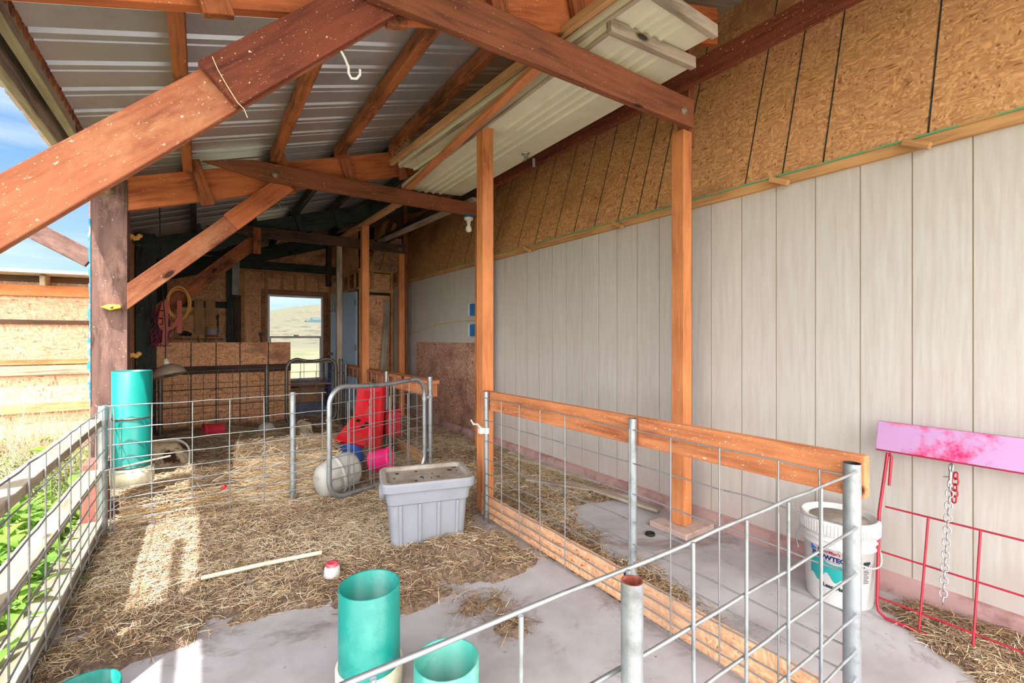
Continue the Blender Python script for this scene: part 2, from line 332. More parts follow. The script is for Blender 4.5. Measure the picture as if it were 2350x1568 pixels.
for i, (x, z) in enumerate(((2110, 0), (1398*1.285, 0), (1427, 0), (1218, 0))):
    Y = atX(x, 300, WX).y; struct(beam('trim_%d' % (i+3), (WX-.045, Y-.05, ZT-.02), (WX-.045, Y+.05, ZT+.03), .03, .03, 'stud'))
# back wall with window opening
BY = 9.28; wx0, wx1, wz0, wz1 = 1.00, 1.95, .42, 2.00
mb = MB()
for a, b2 in (((-.62, -.12), (wx0, 4.0)), ((wx1, -.12), (3.4, 4.0)), ((wx0, -.12), (wx1, wz0)), ((wx0, wz1), (wx1, 4.0))):
    mb.box((a[0], BY, a[1]), (b2[0], BY+.04, b2[1]))
wb = struct(mb.build('wall_back', 'osb_far', None, (0, 0, 0)))
# left wall, between the second frame and the back wall
M['leftwall'] = wood('plank_wall_wood', C(150, 104, 66), C(104, 68, 40), .85)
struct(MB().box((-.66, 4.42, -.1), (-.62, 9.3, 2.27)).build('wall_left', 'osb_far', None, (0, 0, 0)))
# metal roof: ribbed sheet, ribs running down the slope
def roofz(x): return 2.62+.322*x
M['roofmetal'] = plain('galvalume_sheet', C(204, 208, 216), .36, .6, .5, C(176, 176, 178), 2.2, (.5, .75))
prof = []; y = -1.25
while y < 9.45:
    prof += [(y, 0), (y+.12, 0), (y+.132, .017), (y+.150, .017), (y+.162, 0), (y+.205, 0), (y+.210, .006), (y+.218, .006), (y+.223, 0)]; y += .262
prof.append((9.45, 0)); x0, x1 = -.757, 3.42; nl = math.hypot(1, .322); mb = MB(); vs = []
for (y, h) in prof:
    for dz in (0, .0022): vs += [(x0-.322*(h+dz)/nl*0, y, roofz(x0)+h+dz), (x1, y, roofz(x1)+h+dz)]
fs = []; k = len(prof)
for i in range(k-1):
    a, b_ = i*4, (i+1)*4; fs += [(a, a+1, b_+1, b_), (a+2, b_+2, b_+3, a+3), (a, b_, b_+2, a+2), (a+1, a+3, b_+3, b_+1)]
mb.add(vs, fs); struct(mb.build('ceiling', 'roofmetal', None, (0, 0, 0)))
# window
w = thing('window_1', ((wx0+wx1)/2, BY, wz0), None, None); w['kind'] = 'structure'
fr = MB()
def frame(mb, x0, x1, z0, z1, y0, y1, s, mi=0):
    mb.box((x0, y0, z0), (x0+s, y1, z1), mi); mb.box((x1-s, y0, z0), (x1, y1, z1), mi); mb.box((x0+s, y0, z1-s), (x1-s, y1, z1), mi); mb.box((x0+s, y0, z0), (x1-s, y1, z0+s), mi)
frame(fr, wx0, wx1, wz0, wz1, BY-.01, BY+.05, .035); fr.build('window_frame', 'vinyl', w, bevel=.002)
MB().box((wx0+.035, BY-.005, 1.205), (wx1-.035, BY+.03, 1.245)).build('meeting_rail', 'vinyl', w, bevel=.002)
MB().box((1.43, BY-.03, 1.245), (1.51, BY-.005, 1.262)).build('sash_lock', 'galv_dark', w, bevel=.003)
MB().box((wx0+.034, BY+.012, wz0+.034), (wx0+.060, BY+.035, 1.21)).box((wx1-.06, BY+.012, wz0+.034), (wx1-.034, BY+.035, 1.21)).build('sash_stile', 'vinyl', w)
m, t, b = newmat('window_glass'); b.inputs['Base Color'].default_value = (1, 1, 1, 1); b.inputs['Roughness'].default_value = 0; b.inputs['Transmission Weight'].default_value = 1; b.inputs['IOR'].default_value = 1.0; b.inputs['Specular IOR Level'].default_value = .3; M['glass'] = m
MB().box((wx0+.03, BY+.018, wz0+.03), (wx1-.03, BY+.021, wz1-.03)).build('glass', 'glass', w)
cs = MB(); frame(cs, wx0-.10, wx1+.09, wz0-.12, wz1+.09, BY-.035, BY-.001, .09); struct(cs.build('trim_7', 'windowwood', None, None, None, .003))
# framing studs on the back wall
mb = MB()
for x in (.60, .96, 1.22, 1.44, 1.62, 1.86, 2.06):
    z0 = 2.10 if .98 < x < 1.99 else 0
    mb.box((x, BY-.05, z0), (x+.038, BY-.001, 2.40))
mb.box((.56, BY-.05, 2.40), (2.2, BY-.001, 2.44)); mb.box((.56, BY-.05, 0), (.60, BY-.001, 2.4))
struct(mb.build('trim_8', 'stud', None))
mb = MB(); mb.box((.98, BY-.052, .28), (2.0, BY-.036, .31)); struct(mb.build('trim_9', 'windowwood'))
# ================================================================ TIMBER FRAMES
FY = (1.72, 4.25, 6.65)
names = ('nearest', 'middle', 'farthest')
def zb(x): return 2.135+.322*(x+.46)
def girder(yf, mat, label, x0=-.44, x1=2.9):
    mb = MB(); mb.prism([(x0, zb(x0)), (x1, zb(x1)), (x1, zb(x1)+.245), (x0, zb(x0)+.245)], 'y', yf+.04, yf+.085)
    B = Matrix.Rotation(-math.atan(.322), 3, 'Y'); return tag(mb.build('roof_girder', mat, None, ((x0+x1)/2, yf, zb(1.2)), B, .004), label, 'beam', 'sloping roof girders')
girder(FY[0], 'girder', 'orange roof girder across the very top of the picture, nearest of the sloping girders', -1.0)
girder(FY[1], 'girder', 'bright orange knotty roof girder running up from the purple brown post')
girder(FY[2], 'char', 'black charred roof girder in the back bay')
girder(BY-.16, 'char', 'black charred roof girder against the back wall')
# outer posts
def rough_post(x, y, z1, s, mat, label):
    o = post('outer_post', x, y, -.1, z1, s[0], s[1], mat); return tag(o, label, 'post', 'posts along the open side')
rough_post(-.60, 1.83, 2.3, (.21, .14), 'redwood', 'rough timber post outside the left edge of view that carries the nearest knee brace')
rough_post(-.535, 4.36, 2.36, (.20, .16), 'oldpost', 'rough purple brown timber post with a yellow insulator beside the hanging teal tube')
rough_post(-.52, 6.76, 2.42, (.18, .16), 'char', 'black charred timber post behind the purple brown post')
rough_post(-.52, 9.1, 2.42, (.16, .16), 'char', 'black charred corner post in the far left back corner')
tag(post('outer_post', -.535, 4.55, 0, 2.3, .17, .035, 'leftwall'), 'tall tan plank with foam at its edges behind the purple brown post', 'plank')
# knee braces
def brace_z(x): return 1.967+.97*x
def knee(yf, x0, x1, mat, label, h=.135, dz=0, dbl=None):
    e = thing('knee_brace', (x0, yf+.02, brace_z(x0)+dz), label, 'brace', 'knee braces')
    hv = h/2*math.hypot(1, .97); B = Matrix.Rotation(-math.atan(.97), 3, 'Y'); zz = lambda x: brace_z(x)+dz
    mb = MB().prism([(x0, zz(x0)-hv), (x1, zz(x1)-hv), (x1, zz(x1)+hv), (x0, zz(x0)+hv)], 'y', yf, yf+.04); bb = mb.build('brace_board', mat, e, ((x0+x1)/2, yf, zz((x0+x1)/2)), B, .004)
    if dbl: beam('doubler_board', (dbl[0], yf-.018, zz(dbl[0])+.003), (dbl[1], yf-.018, zz(dbl[1])+.003), .036, h+.01, dbl[2], parent=e)
    return e
k1 = knee(FY[0], -.495, .62, 'brace_near', 'huge red brown knee brace crossing the upper left of the picture', .142, 0, (.045, .60, 'brace_dark'))
k2 = knee(FY[1], -.435, .62, 'brace_near', 'orange brown knee brace rising from the purple brown post to the girder', .135, -.03, (.2, .60, 'girder'))
k3 = knee(FY[2], -.43, .62, 'purlin', 'dull brown knee brace behind, with a coil of hose hanging on it', .16, -.07)
p = atY(250, 436, 4.28); e = MB(); bolt(e, (p.x, 4.279, p.z), (0, -1, 0), .02, .02); tag(e.build('carriage_bolt', 'bolt'), 'rusty bolt end near the top of the purple brown post', 'bolt')
# tie beams
def tie(yf, x0, x1, z0a, z1a, z0b, z1b, mat, label, tip=True):
    mb = MB(); y0, y1 = yf-.078, yf-.038
    poly = [(x0, z0a+.07), (x0+.44, z0a), (x1, z0b), (x1, z1b), (x0+.33, z1a)] if tip else [(x0, z0a), (x1, z0b), (x1, z1b), (x0, z1a)]
    e = thing('tie_beam', (x0, yf-.058, z0a), label, 'beam', 'horizontal tie beams')
    mb.prism(poly, 'y', y0, y1); bb = mb.build('beam_board', mat, e, None, None, .004)
    for x in ((x0+.50, x1-.09) if tip else (x1-.1,)):
        b_ = MB(); bolt(b_, (x, y0, (z0b+z1b)/2-.01), (0, -1, 0), .016, .014); b_.build('bolt', 'bolt', bb)
tie(FY[0], .50, 2.455, 2.455, 2.63, 2.487, 2.655, 'tie', 'dark brown tie beam running from the top left of centre down to the tall orange post', False)
tie(FY[1], .01, 2.55, 2.495, 2.645, 2.500, 2.635, 'tie', 'brown tie beam with a pointed left end and a bolt over the orange knee brace')
tie(FY[2], .05, 2.56, 2.49, 2.63, 2.49, 2.62, 'charbrown', 'smoke blackened tie beam farthest back')
# wall side posts: a dark rough inner post with a new orange post sistered to its face
def wall_post(y, lab, z0=0):
    e = thing('wall_post', (2.56, y+.06, z0), lab, 'post', 'posts along the siding wall')
    post('sister_post', 2.535, y+.045, z0, 2.53, .088, .088, 'post', e); post('upper_post', 2.60, y+.06, 2.45, 3.30, .06, .085, 'tie', e)
    post('rear_post', 2.61, y+.07, z0, 2.6, .05, .07, 'tie', e); return e
wall_post(1.74, 'tall orange post standing on a flat concrete pad in front of the siding', .038)
wall_post(4.27, 'orange post by the siding partly hidden behind the tall free post')
wall_post(6.67, 'orange post farthest back along the siding wall')
tag(MB().box((2.40, 1.66, 0), (2.70, 1.93, .037), 0).build('footing_pad', 'concrete_pad', None, None, None, .006), 'square pinkish concrete pad under the tall orange post', 'pad')
# header beam along the wall posts
tag(beam('header_beam', (2.52, 0.2, 2.855), (2.52, 4.2, 2.855), .04, .14, 'brace_dark'), 'long dark red header beam rising to the top right along the sheathing', 'beam', 'header beams')
tag(beam('header_beam', (2.52, 4.35, 2.84), (2.52, 9.1, 2.84), .04, .14, 'charbrown'), 'smoked header beam along the wall in the back bays', 'beam', 'header beams')
# free standing posts on the pen line
tag(post('pen_post', 1.665, 2.77, 0, 2.80, .088, .088, 'post'), 'tall free orange post at the corner of the front pen, top under the stored panels', 'post')
tag(post('pen_post', 1.73, 5.85, 0, 2.66, .088, .088, 'post'), 'orange post in the middle distance at the far end of the low rail', 'post')
tag(post('pen_post', 1.60, 6.62, 0, 2.50, .07, .07, 'grey_wood'), 'thin grey brown post in front of the open door', 'post')
tag(post('short_post', .585, 6.52, 2.27, 2.60, .09, .03, 'purlin'), 'short orange block hanging from the charred tie beam', 'block')
# purlins, bay by bay, and their cleats on the girders
PX = (-.08, .505, 1.015, 1.514, 2.03)
lab = ('scalloped orange purlin over the left bay', 'second orange purlin from the left', 'third orange purlin from the left', 'fourth orange purlin from the left', 'fifth purlin, mostly hidden by the stored panels')
for i, x in enumerate(PX):
    z = roofz(x)-.068
    tag(beam('purlin', (x, -.9, z), (x, 4.26, z), .058, .10, 'purlin'), lab[i] + ' in the front bays', 'purlin', 'front roof purlins')
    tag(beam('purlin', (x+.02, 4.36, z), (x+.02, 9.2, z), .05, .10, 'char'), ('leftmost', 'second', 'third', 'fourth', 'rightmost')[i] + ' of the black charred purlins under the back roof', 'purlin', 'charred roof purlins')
x = -.66; z = roofz(x)-.06
tag(beam('eave_board', (x, -.9, z), (x, 9.2, z), .04, .13, 'grey_wood'), 'grey weathered eave board along the left edge of the roof', 'board')
tag(beam('eave_purlin', (-.585, -.9, roofz(-.585)-.05), (-.585, 4.3, roofz(-.585)-.05), .04, .09, 'sun_wood'), 'pale sunlit purlin just inside the eave board', 'purlin')
tag(beam('shadow_batten', (-.83, -.9, 2.31), (-.83, 2.52, 2.31), .05, .02, 'grey_wood'), 'narrow batten added out of view beyond the eave to cast a shadow strip', 'batten')  # added outside the view to cast the dark gap between the sun strips
mb = MB()      # orange scallops stand in for sunlight leaking under the sheet at the eave
y = -.9
while y < 4.2:
    mb.lathe([(0, 0), (.035, 0), (.035, .012), (0, .012)], (-.575, y, roofz(-.575)-.012), 12, Matrix.Rotation(R(90), 3, 'Y')); y += .08
tag(mb.build('sun_leak_scallops', 'purlin'), 'orange scallops imitating sunlight that leaks in along the eave purlin', 'strip')
def cleat(x, yf, mat, label):
    ln = .30; z = zb(x)+.12; a = Vector((x-.05, yf+.015, z+ln/2+.03)); b_ = Vector((x+.05, yf+.015, z-ln/2))
    tag(beam('cleat', b_, a, .034, .088, mat, (0, 1, 0)) if False else beam('cleat', b_, a, .034, .088, mat), label, 'cleat', 'cleats on the girders')
for j, (yf, mat, w_) in enumerate(((FY[0], 'purlin', 'top of the picture'), (FY[1], 'purlin', 'bright orange girder'), (FY[2], 'char', 'black charred girder'))):
    for i, x in enumerate((-.03, .56, 1.07, 1.56, 2.08)):
        cleat(x+.03*(1 if j != 1 else 1), yf, mat, '%s cleat from the left nailed to the girder at the %s' % (('first', 'second', 'third', 'fourth', 'fifth')[i], w_) if j == 0 else '%s wooden cleat from the left on the %s' % (('first', 'second', 'third', 'fourth', 'fifth')[i], w_))
# boards lying on the tie beams at the back
tag(beam('loose_board', (1.67, 6.75, 2.645), (1.77, 4.3, 2.66), .085, .035, 'post_pale'), 'pale two by four lying across the back tie beams', 'board')
tag(beam('loose_board', (2.20, 6.7, 2.645), (2.36, 4.1, 2.655), .09, .035, 'grey_wood'), 'grey two by four lying across the back tie beams near the siding', 'board')
# stored ribbed garage door panels resting on the tie beams
M['panel'] = plain('cream_panel_steel', C(222, 220, 200), .4, .0, .5, C(206, 198, 168), 4, (.55, .75))
def door_panel(name, A, Bp, wid, z, label, lip=True, handle=False, xdir=1):
    # A near left corner, Bp far left corner (plan); width to the right
    A, Bp = Vector((A[0], A[1], z[0])), Vector((Bp[0], Bp[1], z[1])); L = (Bp-A); n = L.normalized(); rt = Vector((n.y, -n.x, .06)).normalized(); up = rt.cross(n).normalized()
    e = thing(name, A, label, 'panel', 'stored ribbed panels'); mb = MB(); pr = []
    for u, h in ((0, .0), (.015, 0), (.24, 0), (.255, -.013), (.275, -.013), (.29, 0), (.36, 0), (.375, -.013), (.395, -.013), (.41, 0), (.48, 0), (.495, -.013), (.515, -.013), (.53, 0), (.60, 0), (.615, -.013), (.635, -.013), (.65, 0), (.985, 0), (1, 0)):
        pr.append((u*wid, h))
    vs = []; k = len(pr)
    for P in (A, Bp):
        vs += [P+rt*u+up*h for u, h in pr] + [P+rt*u+up*(.04) for u, h in pr]
    fs = []
    for i in range(k-1):
        fs += [(i, i+1, 2*k+i+1, 2*k+i), (k+i, 3*k+i, 3*k+i+1, k+i+1), (i, k+i, k+i+1, i+1), (2*k+i, 2*k+i+1, 3*k+i+1, 3*k+i)]
    fs += [(0, 2*k, 3*k, k), (k-1, 2*k-1, 4*k-1, 3*k-1)]
    mb.add(vs, fs); mb.build('ribbed_sheet', 'panel', e)
    a, b_ = A-n*.006+up*.012, A-n*.006+rt*wid+up*.012
    beam('end_stile', a, b_, .035, .062, 'grey_wood', up, e); beam('side_rail', A+rt*.012-up*.008, Bp+rt*.012-up*.008, .022, .018, 'grey_wood', up, e)
    if handle:
        p = A+n*(L.length*.53)+rt*(wid*.86); q = (-up).to_track_quat('Z', 'Y').to_matrix()
        h_ = MB(); h_.lathe([(0, 0), (.035, 0), (.033, .008), (.012, .014), (.010, .05), (0, .05)], p, 20, q); h_.tube([p-up*.045+n*.05+rt*.01, p-up*.052, p-up*.045-n*.05-rt*.01], .008, 8); h_.build('t_handle', 'chrome', e)
    return e
door_panel('door_panel', (1.60, 1.31), (1.45, 3.90), .58, (2.742, 2.742), 'upper cream ribbed door panel whose end reaches nearest the camera', handle=False)
door_panel('door_panel', (1.60, 1.53), (1.64, 4.32), .66, (2.692, 2.692), 'lower cream ribbed door panel with a small metal handle', handle=True)
tag(beam('raw_board', (1.47, 1.72, 2.666), (1.66, 4.30, 2.664), .06, .034, 'rail'), 'splintered orange board under the left edge of the cream panels', 'board')
tag(beam('raw_board', (1.55, 1.2, 2.775), (1.40, 3.95, 2.775), .03, .05, 'post_pale'), 'pale board along the upper left edge of the cream panels', 'board')
# ================================================================ FENCES
HZ = (.02, .07, .12, .175, .24, .317, .415, .535, .67, .82)
def wire_mesh(mb, P0, P1, zs, step_, r=.0032, off=0, n=6, wob=.004, stations=None, mi=0):
    P0, P1 = Vector(P0), Vector(P1); L = (P1-P0).length; d = (P1-P0)/L; sgn = Vector((-d.y, d.x, 0))
    st = stations if stations is not None else [off+step_*i for i in range(int((L-off)/step_)+1)]
    rnd = random.Random(int(L*1000))
    for j, z in enumerate(zs):
        pts = []; k = max(2, int(L/.1))
        for i in range(k+1):
            w = wob*rnd.uniform(-1, 1) if 0 < i < k else 0; pts.append(P0+d*(L*i/k)+Vector((0, 0, z+w)))
        mb.tube(pts, r, n, mi=mi)
    for s in st:
        mb.tube([P0+d*s+sgn*(r*1.6)+Vector((0, 0, zs[0])), P0+d*(s+rnd.uniform(-wob, wob))+sgn*(r*1.6)+Vector((0, 0, (zs[0]+zs[-1])/2)), P0+d*s+sgn*(r*1.6)+Vector((0, 0, zs[-1]))], r, n, mi=mi)
def pipe(mb, x, y, z0, z1, r, hollow=True, mi=0, mi2=0, lean=(0, 0)):
    c0, c1 = Vector((x, y, z0)), Vector((x+lean[0], y+lean[1], z1)); q = (c1-c0).to_track_quat('Z', 'Y').to_matrix(); h = (c1-c0).length
    mb.lathe([(r, 0), (r, h)], c0, 20, q, mi); mb.lathe([(r, h), (r*.84, h), (r*.84, h-.12), (0, h-.12)], c0, 20, q, mi2, False)
# right fence along the lane
XF = 1.567
e = thing('wire_fence', (XF, 1.55, 0), 'wire fence with an orange top rail running along the right side of the front pen', 'fence', 'wire fences')
mb = MB(); ys = [atX(x, y, XF).y for x, y in ((1152, 925), (1193, 930), (1241, 938), (1298, 948), (1446, 1000), (1541, 1010), (1653, 1030), (1788, 1055), (1882, 1110))]
wire_mesh(mb, (XF, .54, 0), (XF, 2.61, 0), HZ, .2, stations=[y-.54 for y in ys]); mb.build('wire_panel', 'wire', e)
for i, (y, z, r, mm) in enumerate(((.534, .858, .0225, 'galv_dark'), (1.36, .865, .019, 'galv'), (2.61, .86, .017, 'galv'))):
    mb = MB(); pipe(mb, XF+(.0 if i == 0 else .012), y, 0, z, r, mi2=1); o = mb.build('pipe_post', ['galv', 'black' if i == 0 else 'galv_dark'], e)
beam('top_rail', (1.622, .515, .812), (1.622, 2.70, .795), .04, .125, 'rail', parent=e)
beam('kick_board', (1.60, .55, .085), (1.60, 1.36, .085), .014, .145, 'osb_kick', (0, 0, 1), e, .001)
beam('kick_board', (1.602, 1.40, .085), (1.602, 2.70, .085), .014, .15, 'osb_kick', (0, 0, 1), e, .001)
mb = MB(); mb.box((1.588, 1.395, .0), (1.594, 1.42, .17)); mb.build('corner_strip', 'navy_print', e)
lt = thing('gate_latch', (XF-.02, 2.6, .64), 'white gate latch clamped on the galvanised corner pipe', 'latch')
mb = MB(); mb.lathe([(.022, -.02), (.022, .02)], (XF+.012, 2.61, .60), 16); mb.box((XF-.045, 2.59, .585), (XF-.01, 2.625, .625)); mb.build('clamp', 'white', lt, bevel=.002)
mb = MB(); mb.tube([(XF-.03, 2.60, .61), (XF-.07, 2.59, .655), (XF-.105, 2.58, .66), (XF-.125, 2.575, .69)], .010, 8, r1=.005); mb.build('lever', 'white', lt)
# cross fence in front of the straw pile
YC = 3.70
e = thing('wire_fence', (0, YC, 0), 'bright wire fence crossing the pen from the teal tube to the gate', 'fence', 'wire fences')
mb = MB(); xs = [atY(x, y, YC).x for x, y in ((349, 930), (442, 922), (528, 916), (606, 910), (740, 898))]
wire_mesh(mb, (-.47, YC, 0), (.80, YC, 0), HZ[:1]+(.09, .16, .225, .29, .378, .47, .56, .66, .80), .2, stations=[.012, .03]+[x+.47 for x in xs], r=.0036); mb.build('wire_panel', 'galv', e)
x = atY(672, 905, YC+.02).x
mb = MB(); pipe(mb, x, YC+.022, 0, .815, .021, mi2=1); mb.box((x-.004, YC-.0, .03), (x+.018, YC+.004, .06), 1); mb.build('pipe_post', ['galv', 'galv_dark'], e)
# left fence with flat boards behind it
XL = -.484
e = thing('wire_fence', (XL, 2.3, 0), 'wire fence with pale flat boards along the open left side', 'fence', 'wire fences')
mb = MB(); ys = [.62+.2032*i for i in range(16)]
wire_mesh(mb, (XL, .5, 0), (XL, 3.74, 0), HZ[:-1]+(.79,), .2, stations=[y-.5 for y in ys], r=.0034); mb.build('wire_panel', 'wire', e)
mb = MB(); pipe(mb, XL-.015, 3.76, -.05, .80, .024); mb.build('pipe_post', ['galv', 'galv_dark'], e)
beam('flat_board', (XL-.058, .4, .692), (XL-.058, 3.75, .70), .088, .04, 'sun_wood', parent=e)
beam('flat_board', (XL-.060, .4, .39), (XL-.060, 3.75, .39), .090, .04, 'sun_wood', parent=e)
beam('flat_board', (XL-.062, .4, .065), (XL-.062, 3.75, .07), .10, .045, 'sun_wood', parent=e)
struct(MB().box((-.66, -1.2, -.16), (-.515, 4.3, .035)).build('trim_10', 'sun_wood', None, None, None, .01))
# panel nearest the camera
YN = .515
e = thing('wire_fence', (.6, YN, 0), 'heavy wire panel and pipe closest to the camera, crossing the lower right corner', 'fence', 'wire fences')
mb = MB(); sx = [atY(x, y, YN).x for x, y in ((1879, 1109), (1803, 1147), (1707, 1196), (1584, 1261), (1435, 1335), (1190, 1460))]+[.16, -.03, -.22, -.40]
wire_mesh(mb, (XF-.02, YN, 0), (-.47, YN, 0), (.02, .07, .12, .18, .25, .33, .43, .55, .68, .842), .2, stations=[XF-.02-x for x in sx], r=.0038, wob=.003, n=8); mb.build('wire_panel', 'galv', e)
x = atY(1455, 1340, YN-.03).x
mb = MB(); pipe(mb, x, YN-.026, 0, .838, .0175, mi2=1); mb.build('pipe_post', ['galv', 'rust'], e)
# rail fence along the back pen
XB = 1.735
e = thing('wire_fence', (XB, 5.4, 0), 'wire fence with a broad orange ledge running back on the right of the straw pile', 'fence', 'wire fences')
mb = MB(); wire_mesh(mb, (XB, 3.95, 0), (XB, 6.9, 0), HZ[:-1]+(.79,), .2032, r=.003); mb.build('wire_panel', 'wire', e)
for y in (5.01, 6.75):
    mb = MB(); pipe(mb, XB-.012, y, 0, .84, .021); mb.build('pipe_post', ['galv', 'galv_dark'], e)
beam('ledge_board', (XB+.065, 3.92, .80), (XB+.065, 6.95, .80), .115, .035, 'rail', parent=e)
beam('under_board', (XB+.07, 4.0, .72), (XB+.07, 6.95, .72), .035, .12, 'rail', parent=e); beam('ledge_block', (XB+.09, 3.98, .66), (XB+.09, 3.98, .78), .06, .035, 'post', (0, 1, 0), e)
beam('base_board', (XB+.03, 4.1, .06), (XB+.03, 6.8, .06), .03, .12, 'stud', parent=e)
# back pen fence
YB = 6.58
e = thing('wire_fence', (.2, YB, 0), 'dull wire fence in the shade in front of the half wall', 'fence', 'wire fences')
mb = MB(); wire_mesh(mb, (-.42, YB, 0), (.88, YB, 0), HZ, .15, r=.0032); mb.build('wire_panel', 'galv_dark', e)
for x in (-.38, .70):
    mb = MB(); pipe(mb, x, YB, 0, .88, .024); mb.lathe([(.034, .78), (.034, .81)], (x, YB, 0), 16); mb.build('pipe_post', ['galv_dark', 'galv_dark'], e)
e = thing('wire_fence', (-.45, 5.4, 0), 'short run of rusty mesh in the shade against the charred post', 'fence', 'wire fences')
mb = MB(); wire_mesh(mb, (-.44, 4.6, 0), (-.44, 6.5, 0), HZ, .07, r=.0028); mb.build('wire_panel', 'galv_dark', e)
# gates
def rrect(A, B_, z0, z1, rad, k=7, sag=0):
    A, B_ = Vector(A), Vector(B_); L = (B_-A).length; d = (B_-A)/L; out = []
    for cx_, cz, a0 in ((L-rad, z1-rad, 0), (rad, z1-rad, 90), (rad, z0+rad, 180), (L-rad, z0+rad, 270)):
        for i in range(k+1):
            a = R(a0+90*i/k); u, z = cx_+rad*math.cos(a), cz+rad*math.sin(a); out.append(A+d*u+Vector((0, 0, z)))
        if a0 == 0 and sag:
            for i in range(1, 6): u = L-rad-(L-2*rad)*i/6; out.append(A+d*u+Vector((0, 0, z1-sag*math.sin(math.pi*i/6))))
    return out
def gate(A, B_, z0, z1, mat, wmat, label, sag=0, r=.0185):
    A, B_ = Vector(A), Vector(B_); d = (B_-A).normalized(); L = (B_-A).length; e = thing('pipe_gate', (A+B_)/2, label, 'gate', 'pipe gates')
    mb = MB(); mb.tube(rrect(A, B_, z0, z1, .13, 7, sag), r, 12, True)
    for s, z in ((0, .35), (0, .62), (L, .3), (L, .66), (L*.5, z1)): mb.lathe([(r*1.22, -.008), (r*1.22, .008)], A+d*s+Vector((0, 0, z)), 12) if s in (0, L) else None
    mb.build('gate_frame', mat, e)
    mb = MB(); wire_mesh(mb, A+d*.02, B_-d*.02, [z0+.06, z0+.14, z0+.22, z0+.30, z0+.385, z0+.475, z0+.58, z0+.70], .2, off=.14, r=.0032)
    wire_mesh(mb, A+d*.16, A+d*.8*L, [z0+.5], .2, stations=[.02, .22, .42, .6] if L > .8 else [.1, .3], r=.0032)
    st = [.17, .21, .37, .40, .57, .60, .77]; 
    for s in st:
        if s < L-.03: mb.tube([A+d*s+Vector((0, 0, z0+.02)), A+d*s+Vector((0, 0, z1-.01))], .0032, 6)
    mb.build('gate_mesh', wmat, e); return e, d, L
g, d, L = gate((.775, 3.49, 0), (1.665, 3.83, 0), .035, .855, 'galv', 'wire', 'galvanised pipe gate standing open between the grey tote and the straw pile', .018)
mb = MB(); pipe(mb, 1.735, 3.865, 0, .86, .022); tag(mb.build('hinge_post', ['galv', 'galv_dark']), 'galvanised pipe post the open gate hangs on', 'post')
for z in (.20, .68):
    mb = MB(); mb.lathe([(.024, -.016), (.024, .016)], (1.665, 3.83, z), 14); mb.lathe([(.027, -.016), (.027, .016)], (1.735, 3.865, z), 14); mb.box((1.66, 3.835, z-.012), (1.74, 3.855, z+.012)); mb.build('hinge', 'galv', g)
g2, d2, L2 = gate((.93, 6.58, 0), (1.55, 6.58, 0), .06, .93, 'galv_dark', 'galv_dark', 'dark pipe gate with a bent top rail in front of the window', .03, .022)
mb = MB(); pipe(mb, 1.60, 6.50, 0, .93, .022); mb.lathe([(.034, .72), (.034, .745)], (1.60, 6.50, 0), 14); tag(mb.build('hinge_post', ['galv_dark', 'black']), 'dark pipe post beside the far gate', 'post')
# half wall of sheathing
e = thing('half_wall', (.3, 7.16, 0), 'waist high partition of stained sheathing squares behind the straw pile', 'partition')
x0, x1 = -.47, 1.06
mb = MB(); mb.box((x0, 7.14, .0), (x1, 7.16, 1.155)); 
for x in (-.10, .17, .44, .93-.15):
    mb.box((x-.006, 7.136, 0), (x+.006, 7.1405, 1.155), 1)
for z in (.33, .55): mb.box((x0, 7.136, z-.005), (x1, 7.1405, z+.005), 1)
mb.build('sheathing', ['osb_far', 'char'], e); beam('mid_rail', (x0, 7.118, .80), (x1, 7.118, .80), .04, .10, 'charbrown', parent=e)
mb = MB()
for x in (x0+.02, .17, x1-.02): mb.box((x-.02, 7.162, 0), (x+.02, 7.25, 1.14))
mb.build('stud', 'stud', e)
# low bench board behind the far gate
e = thing('work_bench', (1.5, 8.3, 0), 'low bench with a blue edge below the window', 'bench')
beam('bench_top', (1.08, 8.5, .80), (1.9, 8.5, .80), .4, .03, 'grey_wood', (0, 0, 1), e)
for x in (1.12, 1.86): MB().box((x-.03, 8.35, 0), (x+.03, 8.6, .79)).build('leg', 'navy_print', e)
for z in (.42,): beam('lower_shelf', (1.08, 8.5, z), (1.9, 8.5, z), .36, .025, 'stud', (0, 0, 1), e)
# ================================================================ FAR CORNER: closet, door, back wall fittings
CX0, CY0 = 2.16, 7.65
mb = MB(); mb.box((CX0+.02, CY0+.01, 0), (WX, CY0+.03, 2.3))                # closet front, closed with sheathing
struct(mb.build('wall_closet', 'osb_far'))
mb = MB()
for x in (CX0, CX0+.20, WX-.06): mb.box((x, CY0-.03, 0), (x+.045, CY0+.009, 2.32))
mb.box((CX0-.02, CY0-.03, 2.32), (WX, CY0+.05, 2.36)); mb.box((CX0, CY0-.032, 1.98), (WX, CY0+.008, 2.03)); mb.box((CX0-.02, CY0, 2.32), (CX0+.04, BY, 2.36)); mb.box((CX0-.01, CY0, 2.02), (CX0+.03, BY, 2.06))
for y in (7.9, 8.3, 8.7): mb.box((CX0, y, 2.06), (CX0+.03, y+.04, 2.32))
for z0_ in (2.36,): mb.bar((CX0+.2, CY0, 2.36), (CX0+.45, CY0, 3.2), .04, .07); mb.bar((CX0+.4, CY0+.02, 2.36), (CX0+.62, CY0+.02, 3.2), .04, .07)
struct(mb.build('trim_11', 'stud', None, None, None, .002))
struct(MB().box((CX0+.005, CY0+.05, 2.36), (CX0+.012, BY, 3.1)).build('trim_12', 'osb_far'))
o = struct(MB().prism([(CX0+.02, 2.36), (WX+.1, 2.36), (WX+.25, 2.95), (CX0+.5, 2.95)], 'y', CY0+.05, CY0+.07).build('trim_13', 'osb_dirty'))
dl = thing('door_1', (2.15, 7.72, .02), None, None); dl['kind'] = 'structure'
